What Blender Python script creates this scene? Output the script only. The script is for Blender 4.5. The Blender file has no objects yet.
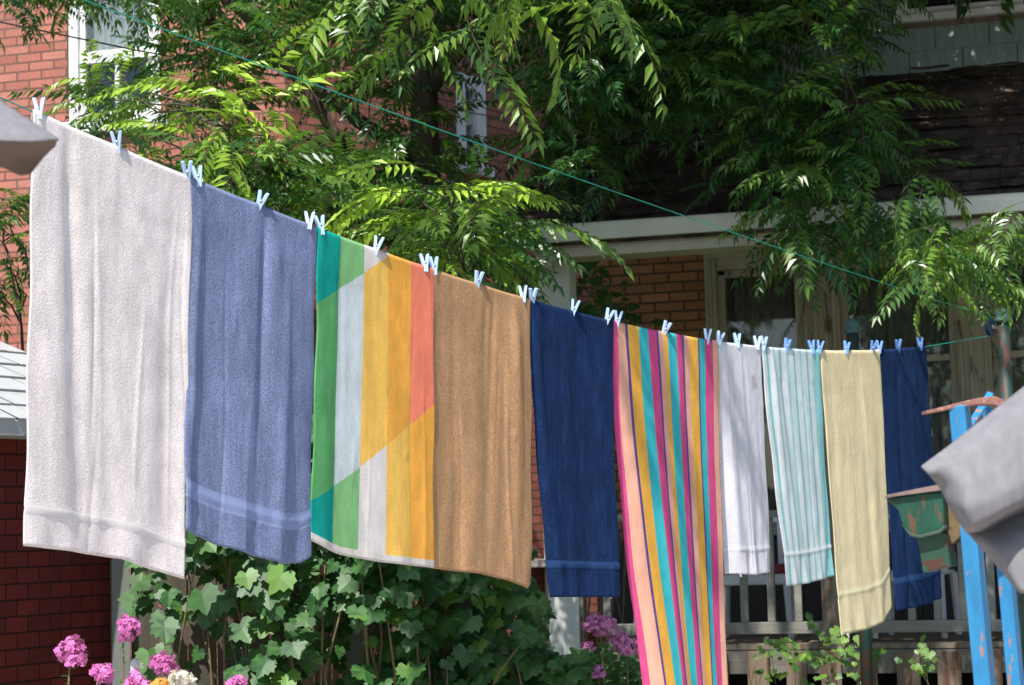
import bpy, math, random
import numpy as np
from mathutils import Vector, Matrix, Euler
R = math.radians
random.seed(7); rng = np.random.default_rng(11)
scn = bpy.context.scene
COL = scn.collection

# ------------------------------------------------------------------ camera
EYE = 1.6; FPX = 2000.0; W, H = 1024, 685
PITCH = math.atan((530 - 342.5) / FPX); ROLL = R(-1.5)
MCAM = Matrix.Rotation(R(90) + PITCH, 3, 'X') @ Matrix.Rotation(ROLL, 3, 'Z')
cam = bpy.data.cameras.new('camera'); camo = bpy.data.objects.new('camera', cam)
COL.objects.link(camo); scn.camera = camo
camo.matrix_world = Matrix.Translation((0, 0, EYE)) @ MCAM.to_4x4()
cam.sensor_width = 36; cam.lens = FPX / W * 36; cam.clip_end = 600; cam.clip_start = .05
cam.dof.use_dof = True; cam.dof.focus_distance = 7.6; cam.dof.aperture_fstop = 7.1
EYEV = Vector((0, 0, EYE))
def ray(px, py):
    return (MCAM @ Vector(((px - W / 2) / FPX, -(py - H / 2) / FPX, -1))).normalized()
def at(px, py, Y):
    d = ray(px, py); return EYEV + d * (Y / d.y)
def hitp(px, py, p, n):
    d = ray(px, py); return EYEV + d * ((Vector(p) - EYEV).dot(Vector(n)) / d.dot(Vector(n)))

# ------------------------------------------------------------------ tags / mesh helpers
def tag(o, label=None, cat=None, group=None, kind=None):
    if label: o['label'] = label
    if cat: o['category'] = cat
    if group: o['group'] = group
    if kind: o['kind'] = kind
    return o
def empty(name, loc=(0, 0, 0), rz=0, label=None, cat=None, group=None):
    o = bpy.data.objects.new(name, None); COL.objects.link(o); o.location = loc
    o.rotation_euler = (0, 0, rz); o.empty_display_size = .1
    return tag(o, label, cat, group)
class MB:
    def __init__(s): s.v = []; s.f = []; s.m = []
    def add(s, vs, fs, mi=0):
        b = len(s.v); s.v += [tuple(v) for v in vs]; s.f += [tuple(i + b for i in f) for f in fs]
        s.m += [mi] * len(fs); return s
    def box(s, x0, x1, y0, y1, z0, z1, M=None, mi=0):
        vs = [Vector(p) for p in ((x0,y0,z0),(x1,y0,z0),(x1,y1,z0),(x0,y1,z0),(x0,y0,z1),(x1,y0,z1),(x1,y1,z1),(x0,y1,z1))]
        if M is not None: vs = [M @ v for v in vs]
        return s.add(vs, [(0,3,2,1),(4,5,6,7),(0,1,5,4),(1,2,6,5),(2,3,7,6),(3,0,4,7)], mi)
    def tube(s, pts, r, n=8, cap=True, mi=0):
        pts = [Vector(p) for p in pts]; rs = r if isinstance(r, (list, tuple)) else [r] * len(pts)
        vs = []; prev = None
        for i, p in enumerate(pts):
            t = (pts[min(i+1, len(pts)-1)] - pts[max(i-1, 0)]).normalized()
            if prev is None:
                a = t.orthogonal().normalized()
            else:
                a = (prev - t * prev.dot(t)).normalized()
            prev = a; b = t.cross(a)
            for k in range(n):
                q = 2 * math.pi * k / n; vs.append(p + (a * math.cos(q) + b * math.sin(q)) * rs[i])
        fs = []
        for i in range(len(pts) - 1):
            for k in range(n):
                fs.append((i*n+k, i*n+(k+1) % n, (i+1)*n+(k+1) % n, (i+1)*n+k))
        if cap: fs += [tuple(range(n))[::-1], tuple((len(pts)-1)*n + k for k in range(n))]
        return s.add(vs, fs, mi)
    def lathe(s, c, prof, n=16, mi=0):
        vs = []; c = Vector(c)
        for r, z in prof:
            for k in range(n):
                q = 2*math.pi*k/n; vs.append(c + Vector((r*math.cos(q), r*math.sin(q), z)))
        fs = [(i*n+k, i*n+(k+1) % n, (i+1)*n+(k+1) % n, (i+1)*n+k) for i in range(len(prof)-1) for k in range(n)]
        fs += [tuple(range(n))[::-1], tuple((len(prof)-1)*n+k for k in range(n))]
        return s.add(vs, fs, mi)
    def build(s, name, mat, parent=None, smooth=False, bevel=0):
        me = bpy.data.meshes.new(name); me.from_pydata(s.v, [], s.f)
        mats = mat if isinstance(mat, (list, tuple)) else [mat]
        for m in mats: me.materials.append(m)
        if len(mats) > 1: me.polygons.foreach_set('material_index', s.m)
        if smooth: me.polygons.foreach_set('use_smooth', [True] * len(me.polygons))
        me.update()
        o = bpy.data.objects.new(name, me); COL.objects.link(o); o.parent = parent
        if bevel:
            b = o.modifiers.new('bevel', 'BEVEL'); b.width = bevel; b.segments = 2; b.limit_method = 'ANGLE'
        return o
def bigmesh(name, verts, faces_n, mats, parent=None, attr=None, smooth=False, nper=4):
    """verts (N,3) array where each consecutive nper verts make a face"""
    nv = len(verts); nf = nv // nper
    me = bpy.data.meshes.new(name)
    me.vertices.add(nv); me.vertices.foreach_set('co', np.asarray(verts, dtype=np.float32).ravel())
    me.loops.add(nv); me.loops.foreach_set('vertex_index', np.arange(nv, dtype=np.int32))
    me.polygons.add(nf); me.polygons.foreach_set('loop_start', np.arange(0, nv, nper, dtype=np.int32))
    me.polygons.foreach_set('loop_total', np.full(nf, nper, dtype=np.int32))
    me.materials.append(mats)
    if attr is not None:
        a = me.attributes.new('tone', 'FLOAT', 'POINT'); a.data.foreach_set('value', np.asarray(attr, dtype=np.float32))
    me.update(calc_edges=True); me.validate()
    o = bpy.data.objects.new(name, me); COL.objects.link(o); o.parent = parent
    return o

# ------------------------------------------------------------------ materials
def newmat(name):
    m = bpy.data.materials.new(name); m.use_nodes = True; nt = m.node_tree
    b = nt.nodes['Principled BSDF']; return m, nt, b
def node(nt, t, **kw):
    n = nt.nodes.new(t)
    for k, v in kw.items(): setattr(n, k, v)
    return n
def math_(nt, op, a, b=None, c=None):
    n = node(nt, 'ShaderNodeMath', operation=op)
    for i, x in enumerate((a, b, c)):
        if x is None: continue
        if hasattr(x, 'is_output'): nt.links.new(x, n.inputs[i])
        else: n.inputs[i].default_value = x
    return n.outputs[0]
def mixc(nt, f, a, b, mode='MIX'):
    n = node(nt, 'ShaderNodeMix', data_type='RGBA', blend_type=mode)
    for i, x in ((0, f), (6, a), (7, b)):
        if hasattr(x, 'is_output'): nt.links.new(x, n.inputs[i])
        elif i == 0: n.inputs[0].default_value = x
        else: n.inputs[i].default_value = (*x, 1) if len(x) == 3 else x
    return n.outputs[2]
def noise(nt, vec, scale, detail=3, rough=.55):
    n = node(nt, 'ShaderNodeTexNoise'); n.inputs['Scale'].default_value = scale
    n.inputs['Detail'].default_value = detail; n.inputs['Roughness'].default_value = rough
    if vec is not None: nt.links.new(vec, n.inputs['Vector'])
    return n.outputs['Fac']
def mapping(nt, out, sc=(1, 1, 1), loc=(0, 0, 0), rot=(0, 0, 0)):
    m = node(nt, 'ShaderNodeMapping'); m.inputs['Scale'].default_value = sc
    m.inputs['Location'].default_value = loc; m.inputs['Rotation'].default_value = rot
    nt.links.new(out, m.inputs[0]); return m.outputs[0]
def ramp(nt, f, stops, const=False):
    r = node(nt, 'ShaderNodeValToRGB'); e = r.color_ramp.elements
    if const: r.color_ramp.interpolation = 'CONSTANT'
    while len(e) > 1: e.remove(e[-1])
    e[0].position = stops[0][0]; e[0].color = (*stops[0][1], 1)
    for p, c in stops[1:]:
        x = e.new(p); x.color = (*c, 1)
    nt.links.new(f, r.inputs[0]); return r.outputs[0]
def bump(nt, b, h, dist, strength=1.0, prev=None):
    n = node(nt, 'ShaderNodeBump'); n.inputs['Distance'].default_value = dist; n.inputs['Strength'].default_value = strength
    nt.links.new(h, n.inputs['Height'])
    if prev is not None: nt.links.new(prev, n.inputs['Normal'])
    nt.links.new(n.outputs[0], b.inputs['Normal']); return n.outputs[0]
def coord(nt, which='Object'):
    return node(nt, 'ShaderNodeTexCoord').outputs[which]

def simple(name, col, rough=.6, var=.25, nscale=6, bumpd=0, bscale=40, metal=0, spec=.5, col2=None, thr=None, stretch=(1,1,1)):
    m, nt, b = newmat(name); c = mapping(nt, coord(nt), stretch)
    f = noise(nt, c, nscale, 5)
    dark = tuple(x * (1 - var) for x in col); light = tuple(min(1, x * (1 + var)) for x in col)
    out = ramp(nt, f, [(.3, dark), (.7, light)])
    if col2 is not None:
        f2 = noise(nt, c, nscale * 2.3, 6, .65)
        k = ramp(nt, f2, [(thr - .02, (0,0,0)), (thr + .02, (1,1,1))])
        out = mixc(nt, k, out, col2)
    nt.links.new(out, b.inputs['Base Color'])
    b.inputs['Roughness'].default_value = rough; b.inputs['Metallic'].default_value = metal
    b.inputs['Specular IOR Level'].default_value = spec
    if bumpd: bump(nt, b, noise(nt, c, bscale, 4), bumpd)
    return m
def brick_mat(name, c1, c2, mortar, bw=.227, bh=.075, mort=.008, stain=(.1,.07,.06)):
    m, nt, b = newmat(name); oc = coord(nt)
    sx = node(nt, 'ShaderNodeSeparateXYZ'); nt.links.new(oc, sx.inputs[0])
    cx = node(nt, 'ShaderNodeCombineXYZ')
    s = math_(nt, 'ADD', sx.outputs[0], sx.outputs[1])
    nt.links.new(s, cx.inputs[0]); nt.links.new(sx.outputs[2], cx.inputs[1])
    br = node(nt, 'ShaderNodeTexBrick'); nt.links.new(cx.outputs[0], br.inputs['Vector'])
    br.offset = .5; br.inputs['Scale'].default_value = 1; br.inputs['Brick Width'].default_value = bw
    br.inputs['Row Height'].default_value = bh; br.inputs['Mortar Size'].default_value = mort
    br.inputs['Mortar Smooth'].default_value = .15; br.inputs['Bias'].default_value = 0
    br.inputs['Color1'].default_value = (*c1, 1); br.inputs['Color2'].default_value = (*c2, 1); br.inputs['Mortar'].default_value = (*mortar, 1)
    n1 = noise(nt, oc, 3.0, 5); n2 = noise(nt, oc, 45, 4)
    c = mixc(nt, ramp(nt, n1, [(.35, (0,0,0)), (.8, (.45,.45,.45))]), br.outputs['Color'], stain)
    c = mixc(nt, .5, c, ramp(nt, n2, [(.25, (.55,.55,.55)), (.7, (1.3,1.25,1.2))]), 'MULTIPLY')
    nt.links.new(c, b.inputs['Base Color']); b.inputs['Roughness'].default_value = .9; b.inputs['Specular IOR Level'].default_value = .2
    inv = math_(nt, 'SUBTRACT', 1.0, br.outputs['Fac'])
    h = math_(nt, 'ADD', inv, math_(nt, 'MULTIPLY', n2, .35))
    bump(nt, b, h, .007)
    return m
def leaf_mat(name, base, bright, young_or_lit, rough=.38, trans=.35):
    m, nt, b = newmat(name)
    g = node(nt, 'ShaderNodeNewGeometry'); at_ = node(nt, 'ShaderNodeAttribute', attribute_name='tone')
    c = mixc(nt, g.outputs['Random Per Island'], base, bright)
    c = mixc(nt, at_.outputs['Fac'], c, young_or_lit)  # tone: new growth, and sunlight painted into chosen clumps
    nt.links.new(c, b.inputs['Base Color']); b.inputs['Roughness'].default_value = rough
    b.inputs['Specular IOR Level'].default_value = .5
    t = node(nt, 'ShaderNodeBsdfTranslucent')
    tc = mixc(nt, .5, c, (.16, .40, .025)); nt.links.new(tc, t.inputs[0])
    mx = node(nt, 'ShaderNodeMixShader'); mx.inputs[0].default_value = trans
    nt.links.new(b.outputs[0], mx.inputs[1]); nt.links.new(t.outputs[0], mx.inputs[2])
    nt.links.new(mx.outputs[0], nt.nodes['Material Output'].inputs[0])
    return m
def towel_mat(name, colfn, trans=.18, loop=1.0, dark=.72, band=None, bandcol=None, streak=.12):
    m, nt, b = newmat(name)
    uv = coord(nt, 'UV'); sp = node(nt, 'ShaderNodeSeparateXYZ'); nt.links.new(uv, sp.inputs[0])
    u, v = sp.outputs[0], sp.outputs[1]
    oc = coord(nt)
    c = colfn(nt, u, v)
    pile = noise(nt, oc, 190, 2, .6); mid = noise(nt, mapping(nt, oc, (28, 28, 11)), 1.0, 3, .5); big = noise(nt, oc, 5, 3)
    pile2 = noise(nt, mapping(nt, oc, (1,1,.45)), 420, 2, .7)
    c = mixc(nt, 1.0, c, ramp(nt, pile, [(.3, (dark,)*3), (.66, (1.10,)*3)]), 'MULTIPLY')
    c = mixc(nt, 1.0, c, ramp(nt, pile2, [(.3, (dark,)*3), (.62, (1.06,)*3)]), 'MULTIPLY')
    c = mixc(nt, 1.0, c, ramp(nt, mid, [(.3, (.90,)*3), (.65, (1.04,)*3)]), 'MULTIPLY')
    c = mixc(nt, 1.0, c, ramp(nt, big, [(.35, (.93,)*3), (.65, (1.03,)*3)]), 'MULTIPLY')
    st_ = noise(nt, mapping(nt, oc, (70, 70, 5)), 1.0, 3, .6); pt_ = noise(nt, mapping(nt, oc, (16, 16, 7)), 1.0, 4, .65)  # crushed pile: its sheen painted into the colour as streaks and patches
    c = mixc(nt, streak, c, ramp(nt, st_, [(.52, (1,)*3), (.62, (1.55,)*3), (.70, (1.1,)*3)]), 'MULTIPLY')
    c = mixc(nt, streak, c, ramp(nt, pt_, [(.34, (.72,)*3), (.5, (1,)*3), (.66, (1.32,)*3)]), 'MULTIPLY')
    h = math_(nt, 'ADD', math_(nt, 'MULTIPLY', pile, .55 * loop), math_(nt, 'MULTIPLY', mid, .65))
    if band:
        lo, hi = band
        inb = math_(nt, 'MULTIPLY', math_(nt, 'GREATER_THAN', v, lo), math_(nt, 'LESS_THAN', v, hi))
        if bandcol is not None: c = mixc(nt, math_(nt, 'MULTIPLY', inb, .85), c, bandcol)
        h = mixc(nt, inb, h, math_(nt, 'ADD', math_(nt, 'MULTIPLY', mid, .9), -.35))
    nt.links.new(c, b.inputs['Base Color']); b.inputs['Roughness'].default_value = .95
    b.inputs['Specular IOR Level'].default_value = .1
    b.inputs['Sheen Weight'].default_value = .35; b.inputs['Sheen Roughness'].default_value = .5
    nt.links.new(c, b.inputs['Sheen Tint'])
    bump(nt, b, h, .0032)
    t = node(nt, 'ShaderNodeBsdfTranslucent'); nt.links.new(c, t.inputs[0])
    mx = node(nt, 'ShaderNodeMixShader'); mx.inputs[0].default_value = trans
    nt.links.new(b.outputs[0], mx.inputs[1]); nt.links.new(t.outputs[0], mx.inputs[2])
    nt.links.new(mx.outputs[0], nt.nodes['Material Output'].inputs[0])
    return m
def const(c): return lambda nt, u, v: ramp(nt, u, [(0, c), (1, c)])

M = {}
M['brick_red'] = brick_mat('red_brick', (.50,.20,.155), (.36,.125,.095), (.15,.09,.07), stain=(.24,.13,.11))
M['brick_tan'] = brick_mat('tan_brick', (.40,.19,.085), (.29,.13,.06), (.09,.055,.035))
M['brick_shed'] = brick_mat('brick_siding', (.185,.028,.024), (.115,.020,.018), (.028,.012,.011), .155, .078, .0045, stain=(.05,.02,.02))
M['cream'] = simple('cream_paint', (.50,.46,.36), .6, .12, 4, .001, 30, col2=(.33,.30,.23), thr=.66)
M['gutter'] = simple('gutter_white', (.72,.72,.70), .45, .08, 3)
M['white_paint'] = simple('white_paint', (.74,.75,.74), .5, .07, 5)
M['post_paint'] = simple('column_paint', (.62,.64,.60), .6, .12, 5, .001, 30, col2=(.38,.42,.36), thr=.64, stretch=(1,1,.3))
M['frame_brown'] = simple('window_frame_paint', (.37,.34,.265), .7, .25, 7, .002, 40, col2=(.13,.11,.08), thr=.60, stretch=(1,1,.25))
M['old_wood'] = simple('weathered_wood', (.17,.14,.105), .85, .35, 9, .004, 60, col2=(.14,.085,.05), thr=.56, stretch=(1,1,.08))
M['rail_wood'] = simple('grey_rail_wood', (.215,.205,.18), .8, .25, 9, .003, 60, stretch=(.1,1,1))
M['fence_wood'] = simple('fence_wood', (.075,.065,.048), .85, .35, 9, .004, 60, stretch=(1,1,.08))
M['post_wood'] = simple('grey_green_post', (.17,.19,.175), .8, .2, 9, .003, 60, stretch=(1,1,.1))
M['shingle_roof'] = simple('brown_roof_shingle', (.080,.056,.046), .95, .6, 5, .010, 35, col2=(.16,.13,.11), thr=.62, spec=.15)
M['shingle_wall'] = simple('grey_green_shingle', (.22,.30,.29), .85, .15, 8, .003, 30, col2=(.32,.37,.35), thr=.60, stretch=(3,1,.4))
M['shed_roof'] = simple('pale_grey_shingle', (.40,.41,.42), .9, .1, 8, .003, 160)
M['bark'] = simple('bark', (.085,.062,.048), .95, .4, 10, .02, 25, stretch=(1,1,.2), spec=.2)
M['twig'] = simple('twig', (.055,.05,.028), .8, .3, 10)
M['vine_stem'] = simple('vine_stem', (.16,.12,.07), .8, .3, 10)
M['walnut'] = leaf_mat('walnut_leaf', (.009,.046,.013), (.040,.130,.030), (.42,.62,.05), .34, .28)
M['vine'] = leaf_mat('vine_leaf', (.011,.050,.014), (.050,.150,.035), (.20,.38,.05), .5, .22)
M['shoot'] = leaf_mat('stem_leaf', (.05,.13,.03), (.10,.22,.04), (.30,.45,.05), .45, .3)
M['petal'] = leaf_mat('phlox_petal', (.62,.09,.42), (.80,.22,.62), (.82,.30,.66), .6, .3)
M['petal_lilac'] = leaf_mat('lilac_petal', (.70,.20,.60), (.82,.36,.74), (.75,.3,.62), .6, .3)  # lilac petals of the phlox by the porch column
M['petal_white'] = leaf_mat('white_petal', (.8,.78,.76), (.85,.84,.8), (.9,.6,.4), .6, .3)
M['petal_orange'] = leaf_mat('orange_petal', (.85,.30,.05), (.9,.45,.1), (.9,.5,.1), .6, .3)
M['pin'] = simple('light_blue_plastic', (.42,.58,.86), .4, .05, 10, spec=.5)
M['pin_blue'] = simple('mid_blue_plastic', (.16,.33,.78), .35, .05, 10, spec=.5)
M['pulley'] = simple('dark_blue_plastic', (.02,.035,.08), .4, .2, 20)
M['steel'] = simple('steel_wire', (.5,.5,.5), .35, .1, 10, metal=1)
M['cord'] = simple('teal_line', (.012,.25,.19), .45, .1, 10)
M['cable'] = simple('black_cable', (.012,.012,.014), .6, .1, 10)
M['blue_paint'] = simple('bright_blue_paint', (.018,.19,.40), .6, .25, 17, .001, 60, col2=(.30,.17,.12), thr=.62, stretch=(1,1,.35))
M['rust'] = simple('rusty_iron', (.24,.115,.09), .85, .35, 25, .002, 90, col2=(.42,.24,.18), thr=.6)
M['green_metal'] = simple('green_enamel_rust', (.012,.070,.042), .45, .3, 9, .001, 60, col2=(.13,.055,.035), thr=.61, stretch=(2.2,2.2,.8))
M['brass_bar'] = simple('ochre_bar', (.16,.115,.05), .7, .3, 20, col2=(.12,.08,.05), thr=.55)
M['teal_post'] = simple('teal_chipped_paint', (.012,.045,.038), .6, .25, 9, .002, 50, col2=(.08,.03,.022), thr=.52, stretch=(1,1,.4))
M['pole_cap'] = simple('pale_teal_cap', (.07,.14,.13), .6, .2, 30, .003, 60)
M['vinyl'] = simple('grey_vinyl', (.185,.18,.192), .72, .12, 3, .0022, 5, spec=.2, stretch=(14,14,1.2))
M['vinyl_back'] = simple('brown_vinyl_backing', (.095,.065,.05), .7, .2, 8)
M['plastic'] = simple('white_plastic', (.62,.65,.66), .4, .05, 5)
M['grass'] = simple('lawn', (.06,.10,.03), .9, .4, 3, .02, 30)
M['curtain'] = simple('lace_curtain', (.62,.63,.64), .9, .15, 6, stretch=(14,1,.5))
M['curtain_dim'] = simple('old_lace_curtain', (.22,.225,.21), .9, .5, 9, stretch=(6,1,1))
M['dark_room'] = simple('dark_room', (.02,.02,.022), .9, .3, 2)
M['cushion'] = simple('red_cushion', (.28,.04,.06), .9, .2, 8)
M['turq'] = simple('turquoise_plastic', (.02,.42,.42), .5, .1, 8)
M['shade_boards'] = simple('dark_board', (.028,.022,.018), .8, .3, 6, .002, 40)
M['joist'] = simple('stained_joist', (.15,.14,.12), .85, .3, 9, .003, 60, stretch=(.1,1,1))
M['skirt'] = simple('brown_skirting', (.17,.125,.09), .85, .4, 9, .004, 60, col2=(.11,.05,.03), thr=.52, stretch=(1,1,.08))
M['soil'] = simple('soil', (.06,.045,.03), .95, .3, 5, .02, 30)
def glass_mat():
    m, nt, b = newmat('window_glass'); b.inputs['Base Color'].default_value = (.8,.85,.83,1)
    b.inputs['Transmission Weight'].default_value = 1; b.inputs['Roughness'].default_value = 0.02; b.inputs['IOR'].default_value = 1.45
    return m
M['glass'] = glass_mat()

# ------------------------------------------------------------------ world & sun
SUN_EL = 58; sx_, sy_ = -.34, -.940     # horizontal direction towards the sun
w = bpy.data.worlds.new('World'); scn.world = w; w.use_nodes = True
sk = w.node_tree.nodes.new('ShaderNodeTexSky'); sk.sky_type = 'NISHITA'; sk.sun_disc = False
sk.sun_elevation = R(SUN_EL); sk.sun_rotation = math.atan2(sx_, sy_)
w.node_tree.links.new(sk.outputs[0], w.node_tree.nodes['Background'].inputs[0])
w.node_tree.nodes['Background'].inputs[1].default_value = .13
sl = bpy.data.lights.new('sun', 'SUN'); sl.energy = 4.6; sl.angle = R(.55); sl.color = (1, .955, .88)
so = bpy.data.objects.new('sun', sl); COL.objects.link(so)
sdir = Vector((sx_, sy_, math.tan(R(SUN_EL)))).normalized()
so.rotation_euler = sdir.to_track_quat('Z', 'Y').to_euler(); so.location = sdir * 30
vs_ = scn.view_settings; vs_.view_transform = 'Standard'; vs_.look = 'None'; vs_.exposure = .70; vs_.gamma = 1
scn.render.resolution_x = W; scn.render.resolution_y = H

# ------------------------------------------------------------------ ground
g = MB(); g.add([(-60,-40,0),(60,-40,0),(60,90,0),(-60,90,0)], [(0,1,2,3)])
tag(g.build('ground', M['grass']), kind='structure')
g = MB(); g.add([(-7,-6,.004),(7,-6,.004),(7,8.6,.004),(-7,8.6,.004)], [(0,1,2,3)])
tag(g.build('bounce_patio', simple('pale_concrete', (.42,.37,.335), .9, .15, 3, .002, 60)), kind='structure')  # unseen pale slab added to bounce light onto the towels

# ------------------------------------------------------------------ house frames
TH = R(16)
EX = Vector((math.cos(TH), -math.sin(TH), 0)); EY = Vector((math.sin(TH), math.cos(TH), 0))
O = at(558, 640, 13.4); O.z = 0
def hb(px, py, b):
    """ray through a pixel with the plane b=const of the porch house frame -> (a, z)"""
    p = hitp(px, py, O + EY * b, EY); return (p - O).dot(EX), p.z
def ha(px, py, a):
    p = hitp(px, py, O + EX * a, EX); return (p - O).dot(EY), p.z

# ---- porch house
house = empty('porch_house', O, -TH, 'tan brick house with covered wooden porch behind the hanging towels', 'house')
WB = 1.95
ZDECK = hb(870, 643, -.12)[1]
aL = hb(588, 300, WB)[0]; aR = aL + 7.0
# window openings in the wall
wx0, wz1 = hb(704, 257, WB); wx1 = hb(1120, 257, WB)[0]
wz0 = ZDECK + .75
ZT = 3.95
wall = MB()
wall.box(aL, wx0, WB, WB+.25, 0, ZT); wall.box(wx1, aR, WB, WB+.25, 0, ZT)
wall.box(wx0, wx1, WB, WB+.25, 0, wz0); 
# segmental arch head: stepped infill above the window
n = 14
for i in range(n):
    t0 = i/n; t1 = (i+1)/n; tm = (t0+t1)/2
    hgt = wz1 + .16*(1-(2*tm-1)**2)
    wall.box(wx0+(wx1-wx0)*t0, wx0+(wx1-wx0)*t1, WB, WB+.25, hgt, ZT)
wall.box(aL, aL+.25, WB+.25, 10, 0, ZT); wall.box(aR-.25, aR, WB+.25, 10, 0, ZT)
wall.build('wall', M['brick_tan'], house)
# soldier course over the arch
sc = MB(); k = 0; x = wx0 - .06
while x < wx1 + .06:
    t = (x + .035 - wx0) / (wx1 - wx0); h0 = wz1 + .16*(1-(2*min(max(t,0),1)-1)**2)
    sc.box(x, x+.066, WB-.012, WB+.05, h0+.004, h0+.215 + random.uniform(-.003,.003)); x += .075
sc.build('brick_arch', simple('arch_brick', (.26,.115,.065), .9, .35, 7, .003, 60), house)
# window: three lights with thick frames
win = MB()
def fr(x0, x1, z0, z1, y0=WB-.03, y1=WB+.14): win.box(x0, x1, y0, y1, z0, z1)
gl = []
xs = {k: hb(k, 300, WB)[0] for k in (704, 712, 720, 799, 842, 952, 992, 1100)}
zg = hb(760, 272, WB)[1]
fr(wx0+.001, xs[720]-.02, wz0, wz1+.02); fr(xs[799]+.02, xs[842]-.02, wz0, wz1+.13); fr(xs[952]+.02, xs[992]-.02, wz0, wz1+.16)
fr(wx1-.2, wx1, wz0, wz1)
win.box(xs[720]-.02, wx1-.2, WB-.02, WB+.13, zg+.03, wz1+.04)
for i in range(12):
    t0 = i/12; t1 = (i+1)/12; tm = (t0+t1)/2
    hgt = wz1 + .158*(1-(2*tm-1)**2)
    win.box(wx0+(wx1-wx0)*t0, wx0+(wx1-wx0)*t1, WB-.036, WB+.1, wz1-.02, hgt)
wf = win.build('window', M['frame_brown'], house, bevel=.006)
mo = MB()
for a in (xs[712], xs[720]-.035, xs[799]+.05, xs[799]+.12, xs[842]-.06, xs[842]-.12, xs[952]+.05, xs[952]+.12, xs[992]-.06):
    mo.box(a-.012, a+.012, WB-.05, WB-.031, wz0, wz1-.03)
mo.build('moulding', M['frame_brown'], wf, bevel=.004)
si = MB(); si.box(wx0-.08, wx1+.08, WB-.1, WB+.1, wz0-.07, wz0-.002); si.build('sill', M['frame_brown'], wf, bevel=.006)
def sash(x0, x1, z0, z1, bar, arc):
    s = MB(); t = .055
    s.box(x0-.02, x0+t-.02, WB+.03, WB+.08, z0, z1); s.box(x1-t+.02, x1+.02, WB+.03, WB+.08, z0, z1)
    s.box(x0+t-.02, x1-t+.02, WB+.03, WB+.08, z1-t+.03, z1+.03); s.box(x0+t-.02, x1-t+.02, WB+.03, WB+.08, z0, z0+.08)
    if bar: s.box(x0+t-.02, x1-t+.02, WB+.025, WB+.085, bar-.025, bar+.025)
    so_ = s.build('sash', M['frame_brown'], house, bevel=.004)
    p = MB(); p.box(x0+.02, x1-.02, WB+.05, WB+.056, z0+.05, z1-.01); p.build('pane', M['glass'], so_)
    c = MB()
    xs_ = np.linspace(x0, x1, 50); vv = []
    for xx in xs_: 
        for zz in (z0, z1): vv.append((xx, WB+.16+.02*math.sin(xx*60), zz))
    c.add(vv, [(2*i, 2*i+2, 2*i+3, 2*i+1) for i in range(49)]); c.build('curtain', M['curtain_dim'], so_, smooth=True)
zb = hb(900, 359, WB)[1]
sash(xs[720], xs[799], wz0, zg, None, 0); sash(xs[842], xs[952], wz0, zg, zb, 0); sash(xs[992], wx1-.2, wz0, zg, zb, 0)
dd_ = MB(); x = aL+.02
while x < aR-.1:
    dd_.box(x, x+.138, WB-.022, WB-.002, ZDECK+.002, wz0-.08); x += .142
dd_.build('shade_boards', M['shade_boards'], house, bevel=.003)  # dark boards added to paint in the shade behind the railing
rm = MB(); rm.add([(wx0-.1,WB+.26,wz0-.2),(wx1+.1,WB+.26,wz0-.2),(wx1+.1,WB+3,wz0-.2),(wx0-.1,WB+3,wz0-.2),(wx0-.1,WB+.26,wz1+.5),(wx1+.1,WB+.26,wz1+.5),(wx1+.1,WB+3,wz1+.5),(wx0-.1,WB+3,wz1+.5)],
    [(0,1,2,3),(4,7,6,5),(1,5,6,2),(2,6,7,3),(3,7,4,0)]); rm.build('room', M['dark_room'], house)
# porch beam, gutter, column
BG = -.42
gz = hb(750, 213, BG)[1]          # top of gutter
gaL = hb(533, 235, BG)[0]; gaR = aR + .3
ZB = hb(620, 243, -.14)[1]
be = MB(); be.box(gaL+.14, gaR, -.14, .12, ZB, gz-.172); be.build('porch_beam', M['cream'], house, bevel=.008)
fa = MB(); fa.box(gaL+.02, gaR, BG+.06, BG+.10, gz-.20, gz-.015); fa.box(gaL+.02, gaR, BG+.101, -.142, gz-.165, gz-.14); fa.box(gaL+.02, gaR, .122, WB-.002, gz+.30, gz+.33); fa.box(gaL+.14, gaR, .08, .118, gz-.17, gz+.29); fa.build('fascia', M['cream'], house, bevel=.004)
gu = MB()
prof = [(0,0),(0,-.07),(-.03,-.10),(-.085,-.10),(-.105,-.055),(-.125,-.01),(-.135,-.0),(-.125,.006),(-.112,-.012),(-.09,-.06),(-.08,-.085),(-.035,-.085),(-.012,-.065),(-.012,0)]
vv = [(a, BG+.058+y, gz-.004+z) for a in (gaL, gaR) for y, z in prof]; m_ = len(prof)
gu.add(vv, [(i, (i+1) % m_, m_+(i+1) % m_, m_+i) for i in range(m_)] + [tuple(range(m_))[::-1], tuple(range(m_, 2*m_))])
gu.build('gutter', M['gutter'], house)
co = MB(); ca = hb(558.5, 300, 0)[0]; cw = .102
co.box(ca-cw, ca+cw, -.1, .1, ZDECK-.35, ZB-.002); co.box(ca-cw-.015, ca+cw+.015, -.115, .115, ZB-.06, ZB-.004)

co.build('column', M['post_paint'], house, bevel=.008)
c2 = MB(); c2.box(5.2, 5.4, -.1, .1, ZDECK-.35, ZB-.002); c2.build('column', M['post_paint'], house, bevel=.008)
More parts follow.
